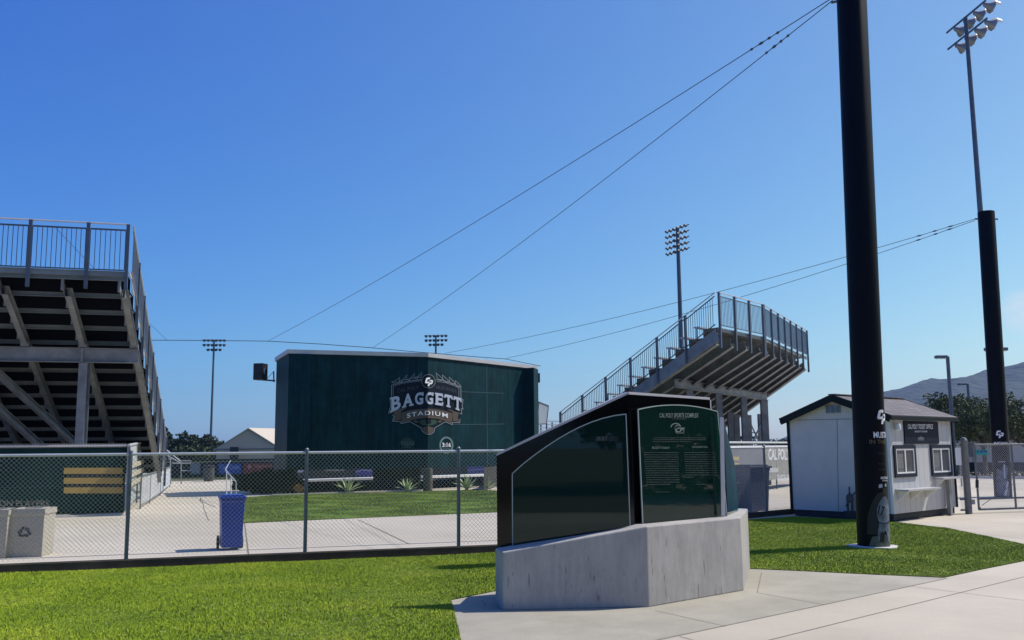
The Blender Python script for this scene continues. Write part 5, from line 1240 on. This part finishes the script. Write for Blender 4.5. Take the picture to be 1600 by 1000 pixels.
# ================================================================== STREET LAMPS ON THE RIGHT
def street_lamp(px, ytop, Y, side, label, arm=.6, both=False, w_=.07, hl=.7):
    tp = D(px, ytop, Y); t = thing('street_lamp', label, 'street lamp', (tp.x, tp.y, 0), 'car park lamps behind the booth')
    MB().tube([V(tp.x, tp.y, 0), tp], w_, 10).build('post', M['steel_dark'], t, smooth=True)
    for s_ in ((-1, 1) if both else (side,)):
        m = MB(); m.beam(tp, tp + V(s_ * arm, 0, 0), .05, .06); m.build('arm', M['steel_dark'], t)
        m = MB(); c = tp + V(s_ * (arm + hl / 2 - .05), 0, -.02); m.box(c[:], (hl, .35, .16)); m.build('lamp_head', M['steel_dark'], t, bevel=.03)
        m = MB(); m.box((c.x, c.y, c.z - .09), (hl * .8, .25, .02)); m.build('lens', M['lampglass'], t)
street_lamp(1480.5, 557, 52, -1, 'dark car park lamp rising behind the booth roof', .1, hl=.62, w_=.1)
street_lamp(1512, 600, 75, -1, 'smaller dark lamp with a flat head in front of the hill', .2, hl=.6, w_=.1)
street_lamp(1556, 545, 48, -1, 'twin headed lamp half hidden behind the farther black pole', .28, True, hl=.32)
street_lamp(1343, 565, 60, -1, 'lamp head peeping out left of the huge black pole', .15, hl=.3)

# ================================================================== CABLES
def catenary(a, b, sag, n=14): return [a.lerp(b, k / n) - V(0, 0, sag * 4 * (k / n) * (1 - k / n)) for k in range(n + 1)]
CT = c1 + V(-r1 - .1 + .185, 0, 10.0); TP = c2 + V(-r2 - .12 + .145, 0, T2Z - .25)
E1 = D(418, 533, 50); E2 = D(582, 543.5, 50.5); E3 = D(695, 552, 51); E4 = D(790, 560, 51.5)
m_cable = mat('dark steel cable', (.035, .05, .075), .5, .3)
def cable(label, pts, r=.016, fit=None, group=None):
    t = thing('cable', label, 'cable', tuple(pts[0]), group)
    MB().tube(pts, r, 6).build('wire', m_cable, t, smooth=True)
    if fit:
        for f_, s_ in fit:
            i = f_ * (len(pts) - 1); a = pts[int(i)].lerp(pts[min(len(pts) - 1, int(i) + 1)], i - int(i)); d = (pts[-1] - pts[0]).normalized()
            MB().tube([a - d * s_, a, a + d * s_], [.008, .030, .008], 6).build('clamp', m_cable, t)
# the cables end where their upper part leaves the frame, at the lug of the pole
ft = [(.952, .09), (.958, .06), (.964, .05), (.945, .05)]
cable('upper of the two long cables from the huge pole down to the left', catenary(E1, CT, .25), .009, ft, 'net cables')
cable('lower of the two long cables from the huge pole, ending right of the other', catenary(E2, CT + V(0, -.03, -.06), .25), .009, ft, 'net cables')
cable('upper of the two cables from the farther pole towards the scoreboard', catenary(E3, TP, .35), .010, [(.93, .12), (.95, .1), (.97, .12)], 'net cables')
cable('lower of the two cables from the farther pole towards the scoreboard', catenary(E4, TP - V(0, 0, .05), .35), .010, [(.92, .12), (.945, .1), (.965, .12)], 'net cables')
hz = [D(120, 533, 48), D(235, 531.5, 49), D(330, 532, 49.5), E1, D(500, 537.5, 50.3), E2, D(640, 549, 50.8), E3 - V(0, 0, .05), D(745, 557.5, 51.2), E4 - V(0, 0, .03), D(845, 572, 52)]
cable('thick level cable strung above the scoreboard from the left grandstand', hz, .019)
cable('thin cable rising steeply behind the railing of the left grandstand', [D(262, 532, 49.2), D(222, 495, 46), D(143, 415, 40), D(86, 355, 36)], .009)

# ================================================================== PLANTS
leafm = {}
def leaf_mat(name, a, b_, c):
    return grass_mat(name, a, b_, c, .35, 1.0)
M['leaf_dark'] = leaf_mat('dark leaves', (.014, .026, .008), (.034, .052, .016), (.19, .20, .09))
M['leaf_far'] = leaf_mat('far leaves', (.020, .032, .014), (.035, .052, .022), (.07, .09, .04))
M['leaf_hedge'] = leaf_mat('hedge leaves', (.006, .012, .005), (.012, .02, .008), (.03, .045, .02))
M['bark'] = mat('bark', (.09, .075, .06), .9, var=.4, vscale=8)
def crown_mesh(clumps, nleaf, ls, seed=0):
    r_ = np.random.default_rng(seed); out = []
    tot = sum(c[3] ** 2 for c in clumps)
    for (x, y, z, R, *fl) in clumps:
        fz = fl[0] if fl else .8; k = int(nleaf * R ** 2 / tot); v = r_.normal(size=(k, 3)); v /= np.linalg.norm(v, axis=1)[:, None]
        rad = R * r_.uniform(.35, 1.0, k) ** .45; bump = 1 + .22 * np.sin(v[:, 0] * 5 + x) * np.cos(v[:, 1] * 4 + y) + .15 * np.sin(v[:, 2] * 7 + x * 3)
        p = v * (rad * bump)[:, None]; p[:, 2] *= fz; p += np.array([x, y, z])
        a = r_.normal(size=(k, 3)); a /= np.linalg.norm(a, axis=1)[:, None]; b = np.cross(a, r_.normal(size=(k, 3))); b /= np.linalg.norm(b, axis=1)[:, None]
        s = ls * r_.uniform(.5, 1.3, k)[:, None]
        out.append(np.stack([p - a * s * .5, p + b * s * .32, p + a * s * .5, p - b * s * .32], 1))
    v = np.concatenate(out).reshape(-1, 3); return v, np.arange(len(v)).reshape(-1, 4)
def tree(label, base, clumps, nleaf, ls, m_, trunk_h, tr=.12, seed=0, group=None, name='tree', limbs=None):
    t = thing(name, label, 'tree', (base.x, base.y, 0), group)
    v, f = crown_mesh(clumps, nleaf, ls, seed); o = rawmesh('crown', v, f, m_, t, 4)
    m = MB(); B_ = Vector((0, 0, 0)); m.tube([(0, 0, 0), (.04, .02, trunk_h * .5), (0, .05, trunk_h)], [tr, tr * .8, tr * .6], 8)
    for (x, y, z, R, *_) in clumps[:6]: m.tube([(0, .02, trunk_h * .85), (x * .5, y * .5, (z + trunk_h) * .5), (x * .9, y * .9, z)], [tr * .5, tr * .35, tr * .12], 6)
    o2 = m.build('trunk', M['bark'], None, smooth=True); o2.parent = t
    return t
# the three trees right of and behind the booth
def cl(seed, n, rx, ry, z0, z1, R0, R1):
    r_ = random.Random(seed); return [(r_.uniform(-rx, rx), r_.uniform(-ry, ry), r_.uniform(z0, z1), r_.uniform(R0, R1)) for _ in range(n)]
b = D(1478, 690, 62); tree('round leafy tree directly behind the right end of the booth roof', V(b.x, b.y), cl(3, 16, 1.5, 1.5, 2.6, 4.5, .6, 1.0), 9000, .16, M['leaf_dark'], 2.4, .14, 3, 'trees behind the booth')
b = D(1536, 690, 58); tree('spreading tree left of the farther black pole', V(b.x, b.y), cl(5, 20, 1.6, 1.6, 2.3, 3.9, .55, .95), 12000, .15, M['leaf_dark'], 1.9, .16, 5, 'trees behind the booth')
b = D(1610, 700, 52); tree('dark tree with bare lower limbs right of the farther black pole', V(b.x, b.y), cl(8, 18, 1.9, 1.6, 2.3, 3.9, .6, 1.0), 12000, .15, M['leaf_dark'], 1.6, .16, 8, 'trees behind the booth')
# wood far left, single trees
specs = [(262, 676, 170, 1.6, 3.4), (256, 668, 150, .9, 2.5), (287, 675, 160, 2.0, 3.6), (272, 688, 165, 2.6, 2.0), (305, 686, 175, 2.4, 2.4), (322, 680, 172, 2.2, 3.2), (345, 689, 180, 2.4, 2.6), (300, 696, 158, 3.0, 1.6), (333, 697, 160, 2.6, 1.6)]
names = ['thin crowned tall tree at the left end of the far wood', 'small headed tree touching the grandstand edge in the far wood', 'tall pale green tree in the far wood', 'low broad tree in the left of the far wood', 'rounded tree in the middle of the far wood', 'pointed dark tree beside the left floodlight mast', 'dark tree against the beige building', 'low bushy tree at the front of the far wood', 'low bushy tree just left of the beige building']
for k, (px, yt, Y, R, sp) in enumerate(specs):
    b = D(px, 700, Y); zt = D(px, yt, Y).z; r_ = random.Random(k)
    cls_ = [(r_.uniform(-R, R) * .7, r_.uniform(-1, 1) * R * .5, zt - R * .45 - r_.uniform(0, 1) * max(.5, (zt - R) * .8), R * r_.uniform(.38, .6)) for _ in range(10)] + [(0, 0, zt - R * .4, R * .5)]
    tree(names[k], V(b.x, b.y), cls_, 2600, .5, M['leaf_far'], max(.6, zt - 2 * R), .2, 20 + k, 'trees of the far wood')
# continuation of the wood behind the beige building and the scoreboard (broad far trees)
for k, px in enumerate((410, 450, 870, 1228)):
    Y = 260 if px != 1228 else 120; b = D(px, 700, Y); zt = D(px, (683, 684, 682, 685)[k], Y).z; R = (5, 5, 5, 1.5)[k]; r_ = random.Random(40 + k)
    lab_ = ['broad dark tree standing behind the beige building', 'broad dark tree hidden mostly behind the scoreboard', 'broad dark tree hidden mostly behind the stone monument', 'small round far tree just left of the booth wall'][k]
    tree(lab_, V(b.x, b.y), [(r_.uniform(-R, R), r_.uniform(-1, 1), zt - R * .3 - r_.uniform(0, 1.0) * R * .5, R * .45) for _ in range(10)], 2600, R * .1, M['leaf_far'], 2, .2, 60 + k)
# dark shrub beneath the scoreboard's left end
def shrub(name, label, base, clumps, n_, ls, m_, seed=0, group=None, cat='shrub'):
    t = thing(name, label, cat, (base.x, base.y, 0), group); v, f = crown_mesh(clumps, n_, ls, seed); rawmesh('foliage', v, f, m_, t, 4)
    m = MB()
    for k in range(5): m.tube([(0, 0, 0), (math.cos(k * 1.3) * .3, math.sin(k * 1.3) * .2, .5)], [.03, .012], 5)
    o = m.build('stems', M['bark'], None); o.parent = t
b = G(398, 773); shrub('hedge_shrub', 'large dark clipped shrub at the left foot of the scoreboard', V(b.x, b.y + .8), [(-.7 + .35 * k, .1 * math.sin(k * 2), .42 + .12 * math.sin(k * 1.9), .42) for k in range(7)] + [(-.3, 0, .55, .42), (.3, .1, .6, .4), (0, .5, .55, .5)], 18000, .12, M['leaf_hedge'], 2)
# agaves: rosettes of tapering leaves
def agave(px, py, sc, label):
    b = G(px, py); t = thing('agave', label, 'plant', (b.x, b.y, 0), 'agaves along the scoreboard bed'); r_ = random.Random(int(px))
    m = MB(); n = 22
    for k in range(n):
        a = k * 2.399 + r_.uniform(-.2, .2); el = math.radians(18 + 62 * k / n + r_.uniform(-8, 8)); L = sc * r_.uniform(.75, 1.05); wd = .055 * sc
        d = Vector((math.cos(a) * math.cos(el), math.sin(a) * math.cos(el), math.sin(el))); s_ = Vector((-math.sin(a), math.cos(a), 0)); u = s_.cross(d)
        P_ = [d * L * f_ + Vector((0, 0, -.12 * L * f_ * f_)) for f_ in (0, .3, .65, 1)]; W_ = [wd * .7, wd * 1.2, wd * .85, .004]; z_ = Vector((0, 0, .06))
        vs = []
        for p_, w_ in zip(P_, W_): vs += [p_ + z_ - s_ * w_, p_ + z_ + u * w_ * .3 * -1, p_ + z_ + s_ * w_]
        m.add(vs, [(3 * i + j, 3 * i + j + 1, 3 * i + 4 + j, 3 * i + 3 + j) for i in range(3) for j in range(2)])
    o = m.build('leaves', agm, None, fix=False); o.parent = t
    m = MB(); m.lathe((0, 0, 0), [(.09 * sc, 0), (.1 * sc, .08 * sc), (.05 * sc, .16 * sc)], 8); o = m.build('core', agm, None); o.parent = t
agm = mat('grey green agave', (.50, .58, .34), .55, var=.35, vscale=6)
agave(543, 771, .80, 'wide agave nearest the white walkway strip, left of centre under the scoreboard')
agave(636, 769, .72, 'agave just left of the brown scoreboard pillar')
agave(729, 766.5, .80, 'agave to the right of the brown scoreboard pillar')
agave(762, 765, .6, 'small agave close to the left edge of the monument')
b = G(466, 773); tg = thing('grass_tuft', 'straw coloured ornamental grass tuft beside the dark pier', 'plant', (b.x, b.y, 0)); m = MB(); r_ = random.Random(4)
for k in range(170):
    a = r_.uniform(0, 6.28); sp = r_.uniform(.05, .42); h_ = r_.uniform(.25, .5); q = Vector((math.cos(a) * sp, math.sin(a) * sp * .7, h_ * (1 - sp * .6))); s_ = Vector((-math.sin(a), math.cos(a), 0)) * .012
    m.add([-s_, s_, q * .6 + Vector((0, 0, .1)) + s_, q * .6 + Vector((0, 0, .1)) - s_, q + Vector((0, 0, -.02))], [(0, 1, 2, 3), (3, 2, 4)])
o = m.build('blades', mat('straw', (.42, .27, .10), .8, var=.5, vscale=12), None, fix=False); o.parent = tg

# ================================================================== FAR THINGS RIGHT OF THE SCOREBOARD AND BEHIND THE GATE
fb_ = thing('bleachers', 'pale far bleacher rows between the scoreboard and the farther grandstand', 'bleachers', (2, 66, 0))
for k in range(5):
    a = D(832 + k * 2, 658 + k * 5.0, 70 - k * .8); b = D(900, 658.5 + k * 5.0, 72 - k * .8); m = MB(); m.beam(a, b, .35, .07); m.build('bench', M['galv_lt'], fb_)
m = MB(); p_ = D(845, 664, 71); q = D(880, 664, 73)
for f_ in (0, .5, 1): c = p_.lerp(q, f_); m.beam(V(c.x, c.y, 0), V(c.x, c.y, zat(c, 660)), .12, .12)
m.build('leg', M['galv'], fb_)
ns = thing('screen_panel', 'translucent grey mesh panel on posts beside the right end of the scoreboard', 'screen', tuple(D(848, 660, 60)))
pts = [D(839, 663, 60), D(854, 661, 61), D(857, 634, 61), D(842, 628, 60)]
m = MB(); m.prism(pts, V(0, .02, 0)); m.build('mesh', mat('pale mesh', (.30, .34, .40), .8), ns)
m = MB()
for a, b in zip(pts, pts[1:] + pts[:1]): m.tube([a, b], .035, 6)
m.tube([V(pts[1].x, pts[1].y, 0), pts[1]], .05, 6); m.build('frame', M['steel_dark'], ns)
pb = thing('portable_building', 'long low pale building with a dark base behind the gate', 'building', tuple(G(1540, 742)))
a = D(1490, 700, 64); b = D(1700, 700, 60); z_t = D(1540, 683, 62).z
m = MB(); m.prism([V(a.x, a.y, .55), V(b.x, b.y, .55), V(b.x, b.y + 4, .55), V(a.x, a.y + 4, .55)], (0, 0, z_t - .55)); wo = m.build('wall', mat('pale grey cladding', (.62, .60, .56), .8, var=.15, vscale=1), pb)
m = MB(); m.prism([V(a.x - .2, a.y - .25, z_t), V(b.x, b.y - .25, z_t), V(b.x, b.y + 4.2, z_t), V(a.x - .2, a.y + 4.2, z_t)], (0, 0, .12)); m.build('roof', mat('grey roof trim', (.45, .44, .42), .7), pb)
m = MB(); m.prism([V(a.x, a.y + .03, 0), V(b.x, b.y + .03, 0), V(b.x, b.y + 3.9, 0), V(a.x, a.y + 3.9, 0)], (0, 0, .55)); m.build('base', M['darkskid'], pb)
for px in (1502, 1522): 
    c = onplane(a, V((b - a).x, (b - a).y), px, 714, .04); m = MB(); m.box((c.x, c.y, 1.35), (.55, .05, .9)); m.build('panel_door', M['white_paint'] if px < 1510 else mat('grey door', (.22, .22, .22), .7), pb)
# low hedge with kerb in front of it
h0 = D(1500, 748, 50); h1 = D(1720, 748, 46)
hb = thing('low_hedge', 'low dark hedge strip in front of the pale building', 'hedge', (h0.x, h0.y, 0)); L_ = (h1 - h0)
v, f = crown_mesh([((h1.x - h0.x) * k / 20, (h1.y - h0.y) * k / 20, .2, .28) for k in range(21)], 6000, .08, 5); rawmesh('foliage', v, f, M['leaf_hedge'], hb, 4)
m = MB(); m.beam(V(h0.x, h0.y - .6, .06), V(h1.x, h1.y - .6, .06), .16, .14); o = m.build('kerb', M['pad']); o['kind'] = 'structure'
# utility sign seen through the filler panel
sgn = thing('sign_board', 'blank white board on posts seen between booth and gate post', 'sign', tuple(G(1500, 760))); c = D(1500, 713, 40)
m = MB(); m.box(c[:], (.36, .03, .72)); m.build('board', M['white_paint'], sgn); m = MB(); m.beam(V(c.x, c.y + .03, 0), V(c.x, c.y + .03, c.z), .05, .04); m.build('post', M['galv'], sgn)

# ================================================================== TREES BEHIND THE CAMERA (they show in the polished granite and glass)
proto = None
for k, (x, y, s_) in enumerate([(-14, -16, 1.0), (-6, -20, 1.15), (2.5, -17, 1.0), (10, -22, 1.2), (18, -19, 1.05), (-22, -24, 1.3), (26, -28, 1.3), (27, -3, 1.1), (29, 5, 1.2), (28, 12, 1.1), (31, 19, 1.2)]):  # the last four, on the right, are added to darken the glass reflection
    lab_ = ['first', 'second', 'third', 'fourth', 'fifth', 'sixth', 'seventh', 'eighth', 'ninth', 'tenth', 'eleventh'][k] + ' unseen tree of the row that curves from behind the viewer to the right'
    if proto is None: proto = tree(lab_, V(x, y), cl(77, 16, 3.0, 3.0, 2.8, 7.5, 1.3, 2.2), 6000, .4, M['leaf_dark'], 3.2, .28, 77, 'trees behind the viewer'); o = proto
    else:
        o = copy_tree(proto); o['label'] = lab_; o.location = (x, y, 0); o.rotation_euler = (0, 0, k * 1.1); o.scale = (s_, s_, s_)

# ================================================================== HAZE
hb_ = MB(); hb_.box((500, 1250, 83.9), (3000, 2700, 170)); hm = bpy.data.materials.new('thin blue air'); hm.use_nodes = True; ht = hm.node_tree
ht.nodes.remove(ht.nodes['Principled BSDF']); pv = ht.nodes.new('ShaderNodeVolumePrincipled'); pv.inputs['Density'].default_value = .00016; pv.inputs['Color'].default_value = (.36, .54, .92, 1); pv.inputs['Anisotropy'].default_value = .3
ht.links.new(pv.outputs[0], ht.nodes['Material Output'].inputs['Volume']); ho = hb_.build('haze', hm); ho['kind'] = 'stuff'; ho['label'] = 'thin blue haze in front of the distant hills'; ho['category'] = 'haze'

# unseen hedge added on the right to darken what the right glass panel reflects
hg = thing('dark_reflection_hedge', 'added tall hedge outside the view on the right, darkening the glass reflection', 'hedge', (27, 4, 0))
r_ = random.Random(9); v, f = crown_mesh([(r_.uniform(-.4, .4), k * .9, z, 1.3) for k in range(24) for z in (.6, 2.0, 3.2)], 26000, .3, 12); rawmesh('foliage', v, f, M['leaf_hedge'], hg, 4)

# small fallen leaves and clippings on the lawns and the paving edge (nobody could count them)
lm = MB(); r_ = random.Random(21)
def in_p(x, y, poly): return bool(in_poly(np.array([x]), np.array([y]), poly)[0])
for k in range(2600):
    if k % 2: x, y, P_ = r_.uniform(-7.5, .5), r_.uniform(8.6, 16.2), nearL
    else: x, y, P_ = r_.uniform(2.5, 14), r_.uniform(12.5, 22), lawnR
    if not in_p(x, y, P_): continue
    if k % 3 == 0 and k % 2: x, y = -2.3 + r_.gauss(0, .9), 10.6 + r_.gauss(0, .8)
    if not in_p(x, y, P_): continue
    a = r_.uniform(0, 6.3); s_ = r_.uniform(.008, .02); d_ = Vector((math.cos(a), math.sin(a), r_.uniform(-.3, .3))) * s_; n_ = Vector((-math.sin(a), math.cos(a), 0)) * s_ * .45; c_ = Vector((x, y, .034))
    lm.poly([c_ - d_, c_ + n_, c_ + d_, c_ - n_])
o = lm.build('fallen_leaves', mat('dry leaf', (.42, .38, .20), .8, col2=(.16, .12, .06), vscale=3), None, fix=False); tag(o, 'tiny dry leaves and clippings scattered over the lawns', 'leaves', None, 'stuff')

fwk = rng.uniform(0, 1, (26000, 3)); X_ = -420 + 900 * fwk[:, 0]; Y_2 = 262 + 14 * fwk[:, 1]; H_ = 3.1 + .9 * np.sin(X_ * .21) + .6 * np.sin(X_ * .57 + 1) + .4 * np.sin(X_ * 1.3)
p_ = np.stack([X_, Y_2, fwk[:, 2] * H_], 1); a_2 = rng.normal(size=(len(p_), 3)); a_2 /= np.linalg.norm(a_2, axis=1)[:, None]; b_3 = np.cross(a_2, rng.normal(size=(len(p_), 3))); b_3 /= np.linalg.norm(b_3, axis=1)[:, None]
v_4 = np.stack([p_ - a_2 * .6, p_ + b_3 * .4, p_ + a_2 * .6, p_ - b_3 * .4], 1).reshape(-1, 3)
o = rawmesh('far_wood', v_4, np.arange(len(v_4)).reshape(-1, 4), M['leaf_far'], None, 4); tag(o, 'low far wood along the horizon beyond the ball field', 'wood', None, 'stuff')
